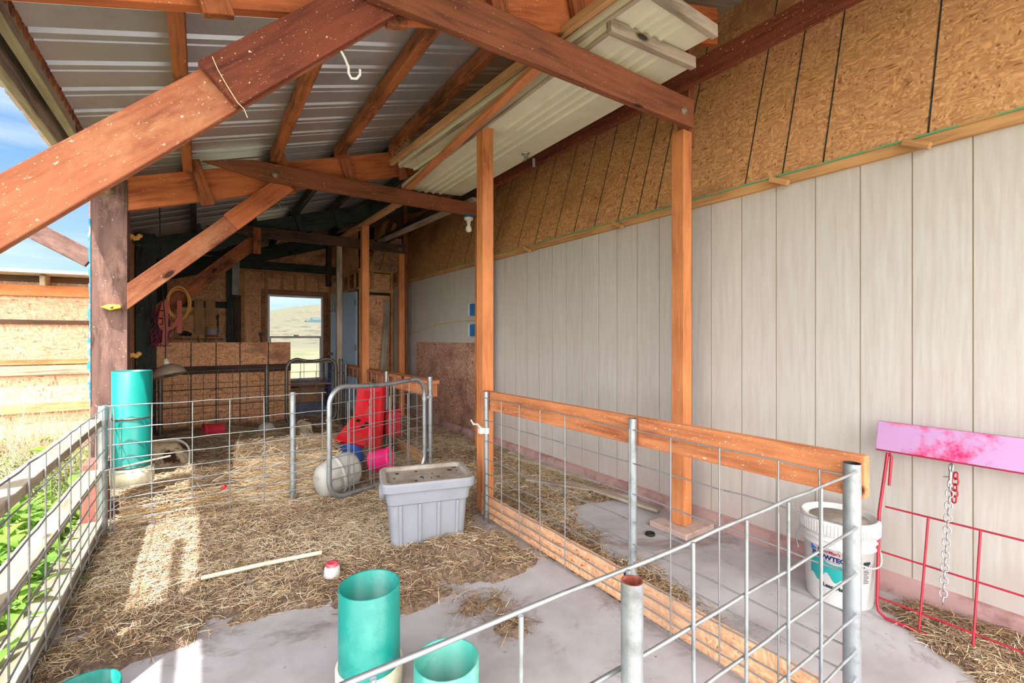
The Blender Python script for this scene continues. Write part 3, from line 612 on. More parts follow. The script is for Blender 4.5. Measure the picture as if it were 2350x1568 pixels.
A = Vector((2.15, 7.72, 0)); B_ = Vector((1.92, 8.47, 0)); dd = (B_-A).normalized()
dlf = beam('door_leaf', A+Vector((0, 0, 1.0)), B_+Vector((0, 0, 1.0)), .038, 1.97, 'door', (0, 0, 1), dl)
mb = MB(); k = B_-dd*.06+Vector((-.02, 0, .93)); q = Vector((-1, -.3, 0)).to_track_quat('Z', 'Y').to_matrix(); mb.lathe([(.03, 0), (.03, .006), (.011, .01), (.011, .035), (.027, .045), (.027, .06), (0, .066)], k, 18, q); mb.build('door_knob', 'galv_dark', dlf)
for z in (.30, 1.05, 1.80): MB().box((2.120, 7.700, z-.05), (2.135, 7.735, z+.05)).build('hinge', 'galv_dark', dl)
struct(MB().box((2.09, BY-.02, 0), (2.13, BY, 2.05)).build('trim_14', 'windowwood'))
e = thing('hook_rack', (1.99, 8.2, 1.78), 'small paper and wire hook rack hung over the top of the pale blue door', 'rack')
mb = MB(); c0 = A+dd*.40; c1 = A+dd*.72; off = Vector((-.03, -.01, 0)); mb.bar(c0+off+Vector((0, 0, 1.86)), c1+off+Vector((0, 0, 1.86)), .01, .22); mb.build('board', 'whitedirty', e)
mb = MB()
for s in (.42, .51, .60, .70):
    mb = MB(); c = A+dd*s+off*1.3; mb.tube([c+Vector((0, 0, 1.76)), c+Vector((0, 0, 1.68)), c+Vector((-.03, -.01, 1.665)), c+Vector((-.045, -.015, 1.70))], .005, 6); mb.build('hook', 'galv_dark', e)
# sheathing door on the closet front and a plank leaning on it
e = thing('sheathing_door', (2.5, CY0-.05, 0), 'plain sheathing door closing the closet beside the siding', 'door')
MB().box((2.28, CY0-.05, .02), (2.66, CY0-.032, 1.93)).build('door_board', 'osb_far', e, bevel=.002)
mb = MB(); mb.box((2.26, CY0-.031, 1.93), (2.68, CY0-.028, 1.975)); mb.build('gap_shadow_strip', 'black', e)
tag(beam('leaning_plank', (2.44, 7.35, 0), (2.62, 7.585, 1.85), .10, .018, 'grey_wood', (0, 1, 0)), 'thin warped plank leaning on the sheathing door', 'plank')
# back wall: posts, charred plates, shelf and tools
tag(post('wall_stud', .42, BY-.10, 0, 2.75, .10, .12, 'char'), 'black charred post in the middle of the back wall', 'post')
tag(beam('white_board', (.50, BY-.17, 1.95), (.50, BY-.17, 2.55), .11, .02, 'whitedirty', (0, 1, 0)), 'white painted board screwed to the black charred post', 'board')
tag(post('wall_stud', .53, BY-.08, 0, 1.95, .10, .06, 'charbrown'), 'smoke stained post right beside the black charred post', 'post')
tag(beam('wall_plate', (-.6, BY-.10, 2.50), (2.3, BY-.10, 2.50), .07, .14, 'char'), 'black charred plate running across the back wall above the window', 'beam')
tag(post('wall_stud', 2.03, BY-.10, 2.2, 3.1, .09, .09, 'charbrown'), 'dark post stub above the pale blue door', 'post')
struct(MB().box((-.6, BY-.03, 2.62), (.36, BY-.001, 3.0)).build('trim_15', 'char'))
e = thing('wall_shelf', (0, BY-.12, 1.20), 'rough shelf on the back wall holding a pail and tools', 'shelf')
beam('shelf_board', (-.46, BY-.13, 1.215), (.37, BY-.13, 1.215), .2, .02, 'post_pale', (0, 0, 1), e); beam('cleat_board', (-.5, BY-.02, 1.62), (.37, BY-.02, 1.62), .025, .05, 'post_pale', (0, 0, 1), e)
for x, z0, z1, w_ in ((-.02, 1.28, 1.86, .13), (.14, 1.0, 1.86, .14), (-.3, 1.2, 1.8, .1)): beam('backing_board', (x, BY-.035, z0), (x, BY-.035, z1), w_, .02, 'post_pale', (0, 1, 0), e)
beam('charred_rail', (-.5, BY-.012, 1.78), (.37, BY-.012, 1.78), .02, .11, 'char', (0, 0, 1), e)
e = thing('pail', (.21-.05, BY-.14, 1.225), 'small pail with a yellow lid on the rough shelf', 'pail')
MB().lathe([(0, 0), (.075, 0), (.085, .17), (.07, .17)], (.16, BY-.14, 1.226), 24).build('pail_body', 'strap', e); MB().lathe([(.088, .165), (.088, .185), (0, .187)], (.16, BY-.14, 1.226), 24).build('lid', 'yellow', e)
MB().lathe([(.0815, .035), (.0875, .15)], (.16, BY-.14, 1.2275), 24).build('paper_label', 'whitedirty', e)
def tool(name, pts, r, mats, label, head=None):
    e = thing(name, pts[0], label, 'tool'); MB().tube(pts, r, 8, mi=0).build('handle', mats[0], e)
    if head: MB().box(*head).build('head', mats[1], e, bevel=.004)
Y_ = BY-.06
tool('hanging_file', [(.245, Y_, 1.62), (.245, Y_, 1.30)], .010, ('black', 'black'), 'black tool hanging above the yellow lidded pail', ((.225, Y_-.01, 1.55), (.265, Y_+.01, 1.60)))
tool('propped_rasp', [(.30, 7.30, 1.10), (.22, 7.36, 1.35)], .014, ('grey_wood', 'black'), 'pale wooden handle sticking up behind the half wall')
tool('propped_hoof_knife', [(.72, 7.30, 1.05), (.70, 7.33, 1.28)], .012, ('charbrown', 'black'), 'brown handle sticking up behind the half wall near the window', ((.68, 7.31, 1.24), (.73, 7.34, 1.29)))
tag(beam('propped_stick', (.60, 7.6, .9), (.56, 7.62, 1.55), .07, .03, 'post_pale', (0, 1, 0)), 'pale short board standing left of the window', 'board')
tag(MB().tube([(-.27, BY-.13, 1.27), (-.2, BY-.13, 1.30), (-.12, BY-.13, 1.26)], .03, 10).lathe([(.0, -.03), (.05, 0), (.0, .05)], (-.2, BY-.12, 1.27), 12).build('hand_drill', 'black'), 'black power tool lying on the rough shelf', 'tool')
mb = MB(); mb.tube([(.02+.055*math.cos(a), BY-.235, 1.20+.075*math.sin(a)) for a in lin(R(150), R(400), 14)], .007, 6); tag(mb.build('green_rope', 'green'), 'small loop of green cord hanging from the rough shelf', 'cord')
# hose coil, webbing and net by the far brace
def wob(c, rx, rz, turns, r, yj, seed):
    rd = random.Random(seed); pts = []
    n = 26
    for k in range(turns):
        a_, b_, oy = rx*rd.uniform(.82, 1.05), rz*rd.uniform(.82, 1.06), rd.uniform(-yj, yj)
        for i in range(n): t_ = 2*math.pi*i/n; pts.append((c[0]+a_*math.sin(t_), c[1]+oy, c[2]-b_*math.cos(t_)))
    return pts
hx = atY(410, 700, 6.52)
tag(MB().tube(wob((hx.x, 6.52, hx.z+.02), .115, .19, 9, .009, .03, 3), .0085, 7).build('hose_coil', 'hose'), 'coil of yellow orange hose hanging from the dull brown brace', 'hose')
p = atY(412, 690, 6.47); q = atY(412, 765, 6.47)
tag(MB().bar(p, q, .045, .004, (0, 1, 0)).build('webbing_strap', 'strap'), 'faded pink strap hanging straight through the hose coil', 'strap')
P = [atY(x, y, 6.44) for x, y in ((377, 694), (372, 712), (368, 730), (367, 744), (372, 754), (382, 757), (394, 752), (404, 742), (411, 730))]
mb = MB()
for i in range(len(P)-1): mb.bar(P[i], P[i+1]+(P[i+1]-P[i])*.12, .038, .004, (0, 1, 0))
mb.bar(atY(383, 690, 6.43), atY(377, 792, 6.43), .045, .004, (0, 1, 0)); tag(mb.build('webbing_strap', 'strap'), 'looped pink strap hanging left of the hose coil', 'strap')
c = atY(368, 755, 6.5); mb = MB(); rd = random.Random(4)
for k in range(26):
    a = rd.uniform(0, 6.28); mb.tube([(c.x+.10*math.cos(a+i*.5)*rd.uniform(.4, 1), c.y+.05*rd.uniform(-1, 1), c.z+.22-.42*i/7) for i in range(8)], .004, 5)
tag(mb.build('hay_net', 'net'), 'purple hay net hanging by the charred post', 'net')
# heat lamp
M['dustshade'] = plain('dusty_smoked_plastic', C(150, 134, 120), .5, 0, .4, C(110, 92, 78), 8)
L0 = Vector((-.235, 5.25, .87)); e = thing('heat_lamp', L0, 'dusty dome heat lamp hanging on a black cord at the left of the straw pile', 'lamp')
Q = Matrix.Rotation(R(-12), 3, 'Y') @ Matrix.Rotation(R(-10), 3, 'X')
mb = MB(); pr = [(.03, .105), (.05, .10), (.09, .08), (.122, .045), (.134, .0), (.130, -.002), (.118, .04), (.086, .074), (.03, .095)]; mb.lathe(pr, L0, 36, Q); mb.build('dome_shade', 'dustshade', e)
MB().lathe([(0, .16), (.018, .16), (.024, .13), (.026, .10), (0, .10)], L0, 18, Q).build('socket', 'cream', e)
MB().lathe([(0, .08), (.03, .07), (.05, .03), (.05, .01), (.03, -.005), (0, -.01)], L0, 20, Q).build('heat_bulb', 'chrome', e)
MB().tube([L0+Q@Vector((0, 0, .16)), (-.265, 5.25, 1.3), (-.30, 5.25, 1.9), (-.31, 5.25, 2.5)], .0045, 6).build('cord', 'black', e)
# lamp holder on tie beam
p = Vector((2.32, FY[1]-.058, 2.495)); e = thing('bulb_holder', p, 'white bulb holder with a blue collar under the end of the brown tie beam', 'lamp')
MB().lathe([(0, 0), (.05, 0), (.05, -.02), (0, -.02)], p, 24).build('blue_collar', 'outlet_blue', e); MB().lathe([(.048, -.021), (.045, -.04), (.022, -.055), (.02, -.085), (0, -.085)], p, 24).build('socket', 'white', e)
MB().lathe([(.014, -.085), (.018, -.10), (.032, -.125), (.034, -.145), (.024, -.165), (0, -.172)], p, 24).build('bulb', 'bulb', e)
# outlets and cable on the siding
for z_, lab in ((atX(1095, 711, WX).z, 'upper blue and white outlet box on the siding'), (atX(1095, 758, WX).z, 'lower blue and white outlet box on the siding')):
    Y0 = atX(1093, 711, WX).y; e = thing('outlet_box', (WX-.03, Y0, z_-.06), lab, 'outlet', 'outlet boxes')
    MB().box((WX-.075, Y0-.06, z_-.07), (WX-.001, Y0+.03, z_+.07)).build('blue_box', 'outlet_blue', e, bevel=.003); MB().box((WX-.075, Y0+.0301, z_-.075), (WX-.001, Y0+.075, z_+.075)).build('white_cover', 'white', e, bevel=.003)
    MB().box((WX-.045, Y0-.064, z_-.025), (WX-.02, Y0-.060, z_+.025)).build('receptacle', 'white', e)
mb = MB(); mb.tube([atX(x, y, WX-.008) for x, y in ((1095, 735), (1060, 737), (1030, 740), (1000, 746), (960, 760), (925, 768))], .005, 6); mb.tube([atX(x, y, WX-.008) for x, y in ((1103, 690), (1102, 735), (1103, 765), (1100, 775), (1082, 788))], .005, 6)
tag(mb.build('yellow_cable', 'cable'), 'yellow cable stapled along the siding between the outlet boxes', 'cable')
# sheathing wainscot
e = MB(); y0, y1 = atX(1108, 900, WX).y, atX(958, 900, WX).y; e.box((WX-.016, y0, .0), (WX-.001, y1, atX(1030, 786, WX).z)); tag(e.build('wainscot_sheet', 'osb_dirty'), 'brown soiled sheathing sheet on the lower siding behind the orange posts', 'panel')
# hooks and small things on the timber
p = atY(783, 118, FY[0]-.03); q_ = [atY(x, y, FY[0]-.03) for x, y in ((783, 118), (792, 135), (800, 155), (800, 168), (806, 180), (818, 181), (826, 172), (826, 160))]
tag(MB().tube(q_, .0048, 8).build('white_hook', 'white'), 'white bent hook hanging from the huge red brown brace', 'hook')
q_ = [atY(x, y, FY[1]+.1) for x, y in ((634, 438), (636, 455), (640, 470), (647, 481), (656, 483), (660, 478))]
tag(MB().tube(q_, .006, 8).build('steel_hook', 'galv_dark'), 'dull steel hook under the orange brown knee brace', 'hook')
tag(MB().tube([atY(x, y, FY[0]-.045) for x, y in ((487, 130), (500, 160), (520, 195), (545, 235), (560, 250), (568, 270))], .0014, 5).build('twine', 'straw1'), 'thin twine hanging over the splice of the huge brace', 'string')
P = atY(258, 706, 4.27); e = thing('insulator', P, 'yellow fence insulator on the purple brown post', 'insulator')
mb = MB(); mb.prism([(P.x-.06, P.z), (P.x-.015, P.z+.022), (P.x+.05, P.z+.018), (P.x+.052, P.z-.004), (P.x-.01, P.z-.022)], 'y', 4.225, 4.278); mb.build('insulator_body', 'yellow', e, bevel=.006); mb = MB(); bolt(mb, (P.x, 4.225, P.z), (0, -1, 0), .006); mb.build('screw', 'bolt', e)
mb = MB(); z = 2.05
for k in range(26):
    mb.box((-.637-random.uniform(0, .014), 4.275, z-.05), (-.632, 4.285, z)); z -= .05
tag(mb.build('tarp_strip', 'tarp'), 'ragged blue tarp edge down the left side of the purple brown post', 'tarp')
mb = MB(); rd = random.Random(8)
for (x, y, Y) in ((300, 545, 4.6), (298, 815, 4.6)):
    mb = MB(); c = atY(x, y, Y)
    for k in range(7): mb.lathe([(0, -.02), (.02, -.008), (.018, .01), (0, .02)], (c.x-.04+.016*k, Y-.03, c.z+rd.uniform(-.012, .012)), 8)
    tag(mb.build('foam_blob', 'hose'), ('upper' if y < 600 else 'lower')+' bulge of yellow foam on the plank behind the purple brown post', 'foam')
# brace post seen against the sky outside
tag(beam('outside_brace', (-.635, 4.32, 1.77), (-1.30, 4.32, 2.17), .05, .12, 'oldpost'), 'dark outside brace against the sky left of the purple brown post', 'brace')
# ================================================================ STRAW
def pip(px, py, poly):
    ins = np.zeros(px.shape, bool); n = len(poly)
    for i in range(n):
        x1, y1 = poly[i]; x2, y2 = poly[(i+1) % n]
        c = ((y1 > py) != (y2 > py)) & (px < (x2-x1)*(py-y1)/((y2-y1) if y2 != y1 else 1e-9)+x1); ins ^= c
    return ins
def sdist(px, py, poly):
    d = np.full(px.shape, 1e9); n = len(poly)
    for i in range(n):
        a = np.array(poly[i]); b = np.array(poly[(i+1) % n]); ab = b-a
        t_ = np.clip(((px-a[0])*ab[0]+(py-a[1])*ab[1])/(ab@ab+1e-12), 0, 1)
        d = np.minimum(d, np.hypot(px-a[0]-t_*ab[0], py-a[1]-t_*ab[1]))
    return np.where(pip(px, py, poly), d, -d)
def fp(pts): return [tuple(atz(x, y)[:2]) for x, y in pts]
pen = fp([(70, 1580), (200, 1530), (330, 1500), (470, 1440), (560, 1432), (640, 1398), (700, 1390), (790, 1402), (905, 1392), (985, 1378), (1075, 1340), (1150, 1318), (1196, 1288), (1180, 1262)]) + [(1.56, 2.35), (1.56, 2.62), (2.30, 3.1), (2.70, 3.4), (2.70, 7.6), (-.62, 7.2), (-.62, 3.7), (-.50, 3.5), (-.50, 1.7)]
lane = [(1.63, 2.62), (1.63, 1.15), (1.74, 1.05), (1.93, 1.30), (1.98, 1.62), (1.88, 1.78), (2.0, 2.0), (1.95, 2.2), (2.2, 2.5), (2.55, 2.35), (2.70, 2.4), (2.70, 3.6), (1.63, 3.6)]
gatepile = [tuple(atz(x, y)[:2]) for x, y in ((2030, 1398), (2120, 1400), (2230, 1440), (2360, 1480), (2420, 1600), (2300, 1600), (2160, 1500))]
bucketdirt = [(2.60, 1.5), (2.72, 1.5), (2.72, 1.0), (2.62, 1.0)]
pen_floor = [(-.5, 1.0), (1.55, .6), (1.55, 2.6), (-.5, 3.7)]
G = .03; X0, X1, Y0, Y1 = -.64, 2.74, .2, 9.25
gx = np.arange(X0, X1, G); gy = np.arange(Y0, Y1, G); GX, GY = np.meshgrid(gx, gy)
def fnoise(sc, seed):
    return np.array([[noise.fractal((x*sc, y*sc, seed), 1.0, 2.0, 4) for x in gx] for y in gy])
n1, n2 = fnoise(2.2, 1.0), fnoise(9, 5.0)
def zone(poly, edge, h, rag=.10):
    s = sdist(GX, GY, poly)+rag*n1+.035*n2; return np.clip(s/edge+.5, 0, 1)*h
hp = zone(pen, .12, .022, .11)
deep = np.clip((GY-3.75)/.5, 0, 1)*np.clip((1.60-GX)/.25, 0, 1)*np.clip((7.1-GY)/.3, 0, 1)
hp += np.where(hp > .01, deep*(.06+.07*np.clip(n1+.5, 0, 1))+.012*n2+.012*n1, 0)
for (x, y, sx_, a) in ((1.12, 2.30, .20, .05), (-.05, 3.95, .22, .05), (.95, 4.6, .25, .04), (.2, 5.4, .5, .07), (1.28, 2.2, .16, .03)):
    hp += np.where(hp > .01, a*np.exp(-((GX-x)**2+(GY-y)**2)/sx_**2), 0)
hl = zone(lane, .10, .018, .07); hg = zone(gatepile, .08, .035, .03)
HT = np.maximum(np.maximum(hp, hl), hg)-.008
for (x, y, r_) in [(*atz(1165, 1440)[:2], .05), (*atz(1135, 1385)[:2], .04), (*atz(1190, 1450)[:2], .035), (*atz(1080, 1398)[:2], .05)]:
    HT = np.maximum(HT, -.008+.03*np.exp(-((GX-x)**2+(GY-y)**2)/r_**2)+.006*n2*(np.hypot(GX-x, GY-y) < r_*1.3))
m, t, b = newmat('straw_litter'); v = coords(t, rnd=False)
n_ = noi(t, v, 42, 6, .75, .4); c = ramp(t, n_, [(.28, C(70, 54, 46)), (.45, C(124, 102, 86)), (.58, C(170, 146, 120)), (.75, C(206, 186, 154))])
c = mixc(t, step(t, noi(t, v, 1.3, 4, .6), .40, .62), mixc(t, .55, c, C(104, 86, 78), 'MIX'), c)
t.links.new(c, b.inputs['Base Color']); b.inputs['Roughness'].default_value = .95; bump(t, b, n_, .9, .012); M['litter'] = m
vs = np.stack([GX.ravel(), GY.ravel(), HT.ravel()], 1); nx_, ny_ = len(gx), len(gy); fs = []
for j in range(ny_-1):
    for i in range(nx_-1):
        a = j*nx_+i
        if max(HT[j, i], HT[j, i+1], HT[j+1, i], HT[j+1, i+1]) > 0: fs.append((a, a+1, a+nx_+1, a+nx_))
me = bpy.data.meshes.new('straw_bedding'); me.from_pydata(vs.tolist(), [], fs); me.materials.append(M['litter']); me.polygons.foreach_set('use_smooth', [True]*len(fs))
bm_ = bpy.data.objects.new('straw_bedding', me); COL.objects.link(bm_); tag(bm_, 'trampled straw and chaff bedding spread over the concrete', 'straw', None, 'stuff')
def hat(x, y):
    i = np.clip(((x-X0)/G).astype(int), 0, nx_-1); j = np.clip(((y-Y0)/G).astype(int), 0, ny_-1); return HT[j, i]
def straw_mesh(name, P, A, L, Wd, pitch, mi, mats, bend=.12, parent=None, normal=None):
    n = len(P); d = np.stack([np.cos(A)*np.cos(pitch), np.sin(A)*np.cos(pitch), np.sin(pitch)], 1)
    if normal is not None:      # lie on a face with this normal
        u, w_ = normal; d = u*np.cos(A)[:, None]+w_*np.sin(A)[:, None]+np.cross(u, w_)*np.sin(pitch)[:, None]*.6; nrm = np.cross(u, w_)*np.ones((n, 1))
    else: nrm = np.tile([0, 0, 1.], (n, 1))
    s = np.cross(d, nrm); s /= np.linalg.norm(s, axis=1)[:, None]+1e-9
    roll = rng.uniform(-.7, .7, n)[:, None]; s = s*np.cos(roll)+nrm*np.sin(roll); side = np.cross(d, nrm)
    mid = P+nrm*(L*bend*rng.uniform(-.2, 1, n))[:, None]+side*(L*bend*rng.uniform(-1, 1, n))[:, None]
    a, c_ = P-d*L[:, None]/2, P+d*L[:, None]/2; w2 = s*(Wd/2)[:, None]
    V = np.stack([a-w2, a+w2, mid-w2, mid+w2, c_-w2, c_+w2], 1).reshape(-1, 3)
    base = (np.arange(n)*6)[:, None]; Fq = np.concatenate([base+np.array([[0, 1, 3, 2]]), base+np.array([[2, 3, 5, 4]])], 1).reshape(-1, 4)
    me = bpy.data.meshes.new(name); me.vertices.add(len(V)); me.vertices.foreach_set('co', V.astype(np.float32).ravel())
    me.loops.add(Fq.size); me.loops.foreach_set('vertex_index', Fq.astype(np.int32).ravel()); me.polygons.add(len(Fq))
    me.polygons.foreach_set('loop_start', (np.arange(len(Fq))*4).astype(np.int32)); me.polygons.foreach_set('loop_total', np.full(len(Fq), 4, np.int32))
    for q in mats: me.materials.append(M[q])
    me.polygons.foreach_set('material_index', np.repeat(mi, 2).astype(np.int32)); me.update(); me.validate()
    o = bpy.data.objects.new(name, me); COL.objects.link(o)
    if parent: o.parent = parent; o.matrix_basis = wm(parent).inverted()
    return o
SM = ['straw1', 'straw2', 'straw3', 'straw4']
n = 260000; yy = .3+(7.4-.3)*rng.random(n)**1.25; xx = rng.uniform(-.6, 2.72, n); hh = hat(xx, yy); keep = (hh > .002) | ((hh > -.0079) & (rng.random(n) < .22)); 
far = yy > 4.6; keep &= ~(far & (rng.random(n) < .35)); xx, yy, hh = xx[keep], yy[keep], hh[keep]; n = len(xx)
lightness = np.array([noise.fractal((x*1.6, y*1.6, 9.), 1., 2., 3) for x, y in zip(xx, yy)])+np.clip((yy-2.5)/1.6, -.35, .35)
r_ = rng.random(n)-lightness*.35; mi = np.digitize(r_, [.32, .60, .86])
P = np.stack([xx, yy, np.maximum(hh, 0)+rng.uniform(.001, .014, n)], 1)
Ls = rng.gamma(3., .014, n)+.010
o = straw_mesh('loose_straw', P, rng.uniform(0, 6.283, n), Ls, rng.uniform(.0011, .0027, n), rng.normal(0, .16, n), mi, SM); tag(o, 'loose straw stalks scattered over the bedding', 'straw', None, 'stuff')
# straw bale and flakes
def bale(name, lo, hi, n, label, rot=0, mats=SM, wts=(.42, .38, .15, .05), fluff=1.0, rough=.02):
    lo, hi = Vector(lo), Vector(hi); c = (lo+hi)/2; e = thing(name, (c.x, c.y, lo.z), label, 'straw bale'); mb = MB(); nx, ny, nz = [max(2, int((hi-lo)[k]/.035)) for k in range(3)]
    def pt(u, v, w):
        p = Vector((lo.x+(hi.x-lo.x)*u, lo.y+(hi.y-lo.y)*v, lo.z+(hi.z-lo.z)*w)); q = p-c; k = Vector((noise.noise(p*7), noise.noise(p*7+Vector((9, 0, 0))), noise.noise(p*7+Vector((0, 9, 0)))))*rough*2
        e_ = max(abs(2*u-1)**6+abs(2*v-1)**6+abs(2*w-1)**6-1, 0); q *= 1-.05*e_; r2 = Matrix.Rotation(rot, 3, 'Z')@q; return c+r2+k
    for (f, a_, b_) in ((lambda i, j: (i, j, 1), nx, ny), (lambda i, j: (i, 0, j), nx, nz), (lambda i, j: (i, 1, j), nx, nz), (lambda i, j: (0, i, j), ny, nz), (lambda i, j: (1, i, j), ny, nz)):
        g_ = [pt(*f(i/a_, j/b_)) for j in range(b_+1) for i in range(a_+1)]; mb.add(g_, [(j*(a_+1)+i, j*(a_+1)+i+1, (j+1)*(a_+1)+i+1, (j+1)*(a_+1)+i) for j in range(b_) for i in range(a_)], 0, True)
    mb.build('packed_core', 'litter2', e)
    rm = Matrix.Rotation(rot, 3, 'Z'); ex, ey = np.array(rm@Vector((1, 0, 0))), np.array(rm@Vector((0, 1, 0))); ez = np.array((0, 0, 1.)); S3 = np.array(hi-lo); cc = np.array(c)
    faces = [(ex, ey, ez, 0, 1, 2, 1, .9), (ex, ez, -ey, 0, 2, 1, -1, 1.0), (ez, ey, -ex, 2, 1, 0, -1, .3), (ey, ez, ex, 1, 2, 0, 1, .4)]
    tot = sum(S3[f[3]]*S3[f[4]]*f[7] for f in faces)
    for k, (u, w_, nr_, a_, b_, cidx, sg, wt) in enumerate(faces):
        m_ = int(n*S3[a_]*S3[b_]*wt/tot); uu, vv = rng.uniform(-.5, .5, m_), rng.uniform(-.5, .5, m_)
        axes = (ex, ey, ez); off = axes[cidx]*sg*S3[cidx]*.5
        P_ = cc+axes[a_]*(uu*S3[a_])[:, None]+axes[b_]*(vv*S3[b_])[:, None]+off+nr_*rng.uniform(-.008, .022, m_)[:, None]*fluff
        if np.dot(np.cross(u, w_), nr_) < 0: u, w_ = w_, u
        st = straw_mesh('straw_skin', P_, rng.normal(0, .9 if k == 0 else .28, m_), rng.gamma(4, .022, m_)+.02, rng.uniform(.002, .0042, m_), rng.normal(.0, .30*fluff, m_), rng.choice(4, m_, p=wts), mats, .16, e, (np.array(u), np.array(w_))); st['kind'] = 'stuff'
    return e
m, t, b = newmat('packed_straw'); v = coords(t, (.6, 1, 1), rnd=False); n_ = noi(t, v, 46, 6, .75, .6); c = ramp(t, n_, [(.30, C(110, 72, 40)), (.5, C(184, 146, 96)), (.66, C(224, 196, 146)), (.8, C(238, 220, 184))])
t.links.new(c, b.inputs['Base Color']); b.inputs['Roughness'].default_value = .9; bump(t, b, n_, 1.0, .02); M['litter2'] = m
bale('straw_bale', (.26, 3.80, 0), (.90, 4.36, .335), 12000, 'pale straw bale behind the bright cross fence beside its pipe post', R(-3))
bale('straw_bale', (-.40, 3.82, 0), (.24, 4.28, .17), 7000, 'low loose straw bale lying half in the sunlight behind the cross fence', R(3), wts=(.30, .42, .22, .06), fluff=1.3)
# ================================================================ THINGS IN THE PEN
# grey tote
def rrp(w, d, r, n=5):
    out = []
    for cx_, cy_, a0 in ((w/2-r, d/2-r, 0), (-w/2+r, d/2-r, 90), (-w/2+r, -d/2+r, 180), (w/2-r, -d/2+r, 270)):
        out += [(cx_+r*math.cos(R(a0+90*i/n)), cy_+r*math.sin(R(a0+90*i/n))) for i in range(n+1)]
    return out
def loft(mb, secs, mi=0, smooth=False, capb=True, capt=True):    # secs: list of point lists of equal length
    n = len(secs[0]); vs = [p for s_ in secs for p in s_]; fs = [(i*n+j, i*n+(j+1) % n, (i+1)*n+(j+1) % n, (i+1)*n+j) for i in range(len(secs)-1) for j in range(n)]
    if capb: fs.append(tuple(range(n-1, -1, -1)))
    if capt: fs.append(tuple(range((len(secs)-1)*n, len(secs)*n)))
    mb.add(vs, fs, mi, smooth)
tc_ = Vector((1.14, 2.60, 0)); tr = Matrix.Rotation(R(-16), 3, 'Z')
def tp(x, y, z): return tc_+tr@Vector((x, y, z))
e = thing('storage_tote', tc_, 'grey lidded plastic tote standing in the straw in the middle of the pen', 'tote')
mb = MB()
def tsec(w, d, z, r=.04): return [tp(x, y, z) for x, y in rrp(w, d, r)]
loft(mb, [tsec(.42, .28, .008), tsec(.455, .305, .265), tsec(.475, .33, .268), tsec(.49, .345, .345), tsec(.50, .355, .350)]); bin_ = mb.build('bin', 'tote', e, bevel=.004)
mb = MB()
for x in (-.165, -.055, .055, .165):
    mb.bar(tp(x*.97, -.142, .012), tp(x, -.157, .265), .018, .014, tr@Vector((0, 1, 0)))
mb.build('vertical_ribs', 'tote', bin_, bevel=.003)
mb = MB(); loft(mb, [tsec(.535, .385, .345, .05), tsec(.54, .39, .385, .05), tsec(.525, .375, .397, .045)], capt=False)
inner = [tsec(.525, .375, .397, .045), tsec(.475, .325, .397, .04), tsec(.46, .31, .374, .035)]; loft(mb, inner, 1, False, False, True); mb.build('lid', ['tote', 'tote_lid'], e, bevel=.003)
for s in (-1, 1):
    mb = MB(); q = tr@Vector((s, 0, 0)); mb.lathe([(0, 0), (.028, 0), (.03, .02), (.024, .04), (0, .042)], tp(s*.235, -.02, .315), 18, q.to_track_quat('Z', 'Y').to_matrix(), sx=1, sy=1.6); mb.build('handle', 'tote', bin_)
mb = MB(); rd = random.Random(2)
for k in range(14):
    p = tp(rd.uniform(-.2, .2), rd.uniform(-.12, .13), .376); mb.lathe([(0, 0), (rd.uniform(.005, .016), .001), (0, .006)], p, 7)
tag(mb.build('droppings', 'manure'), 'dark dried mud crumbs on the lid of the grey tote', 'dirt', None, 'stuff')
# teal pipes
def pvc(x, y, z0, z1, label, collar=True, mat='pvc', R_=.104, boltz=None, ch=.07):
    e = thing('pvc_pipe', (x, y, z0), label, 'pipe', 'teal pipes'); mb = MB(); rd = random.Random(int(x*99))
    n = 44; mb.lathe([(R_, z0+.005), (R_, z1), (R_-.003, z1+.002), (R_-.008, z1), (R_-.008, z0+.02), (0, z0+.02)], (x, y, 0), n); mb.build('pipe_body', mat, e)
    if collar:
        mb = MB(); mb.lathe([(R_+.001, z0), (R_+.009, z0), (R_+.010, z0+ch), (R_+.001, z0+ch+.003)], (x, y, 0), n); mb.lathe([(0, z0), (R_+.009, z0)], (x, y, 0), n); mb.build('cream_collar', 'cream', e)
    if boltz: mb = MB(); bolt(mb, (x-.03, y+math.sqrt((R_-.008)**2-.03**2)-.001, boltz), (.3, -1, 0), .011, .022); mb.build('bolt', 'bolt', e)
    return e
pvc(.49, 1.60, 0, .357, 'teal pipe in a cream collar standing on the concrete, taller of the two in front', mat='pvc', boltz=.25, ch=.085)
p = atz(1025, 1512, .19); pvc(p.x, p.y, 0, .19, 'shorter open teal pipe at the bottom edge beside the taller one', mat='pvc_pale', ch=.03)
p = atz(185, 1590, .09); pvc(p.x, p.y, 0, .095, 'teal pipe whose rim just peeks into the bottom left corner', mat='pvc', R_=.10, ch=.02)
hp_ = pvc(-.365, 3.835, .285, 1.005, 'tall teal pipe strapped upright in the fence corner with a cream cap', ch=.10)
mb = MB(); mb.lathe([(.112, .395), (.116, .395), (.116, .402), (.112, .402)], (-.365, 3.835, 0), 30); mb.build('lower_strap', 'galv_dark', hp_)
mb = MB(); mb.lathe([(.107, .70), (.110, .70), (.110, .712), (.107, .712)], (-.365, 3.835, 0), 30); mb.build('upper_strap', 'galv_dark', hp_)
tag(beam('wood_lath', (-.49, 3.735, .40), (-.16, 3.735, .445), .010, .012, 'grey_wood'), 'splintered lath tied across the foot of the strapped teal pipe', 'stick')
tag(MB().box((-.62, 3.9, 0), (-.50, 4.1, .42)).build('block_of_wood', 'redwood', bevel=.008), 'red brown timber stub under the strapped teal pipe', 'block')
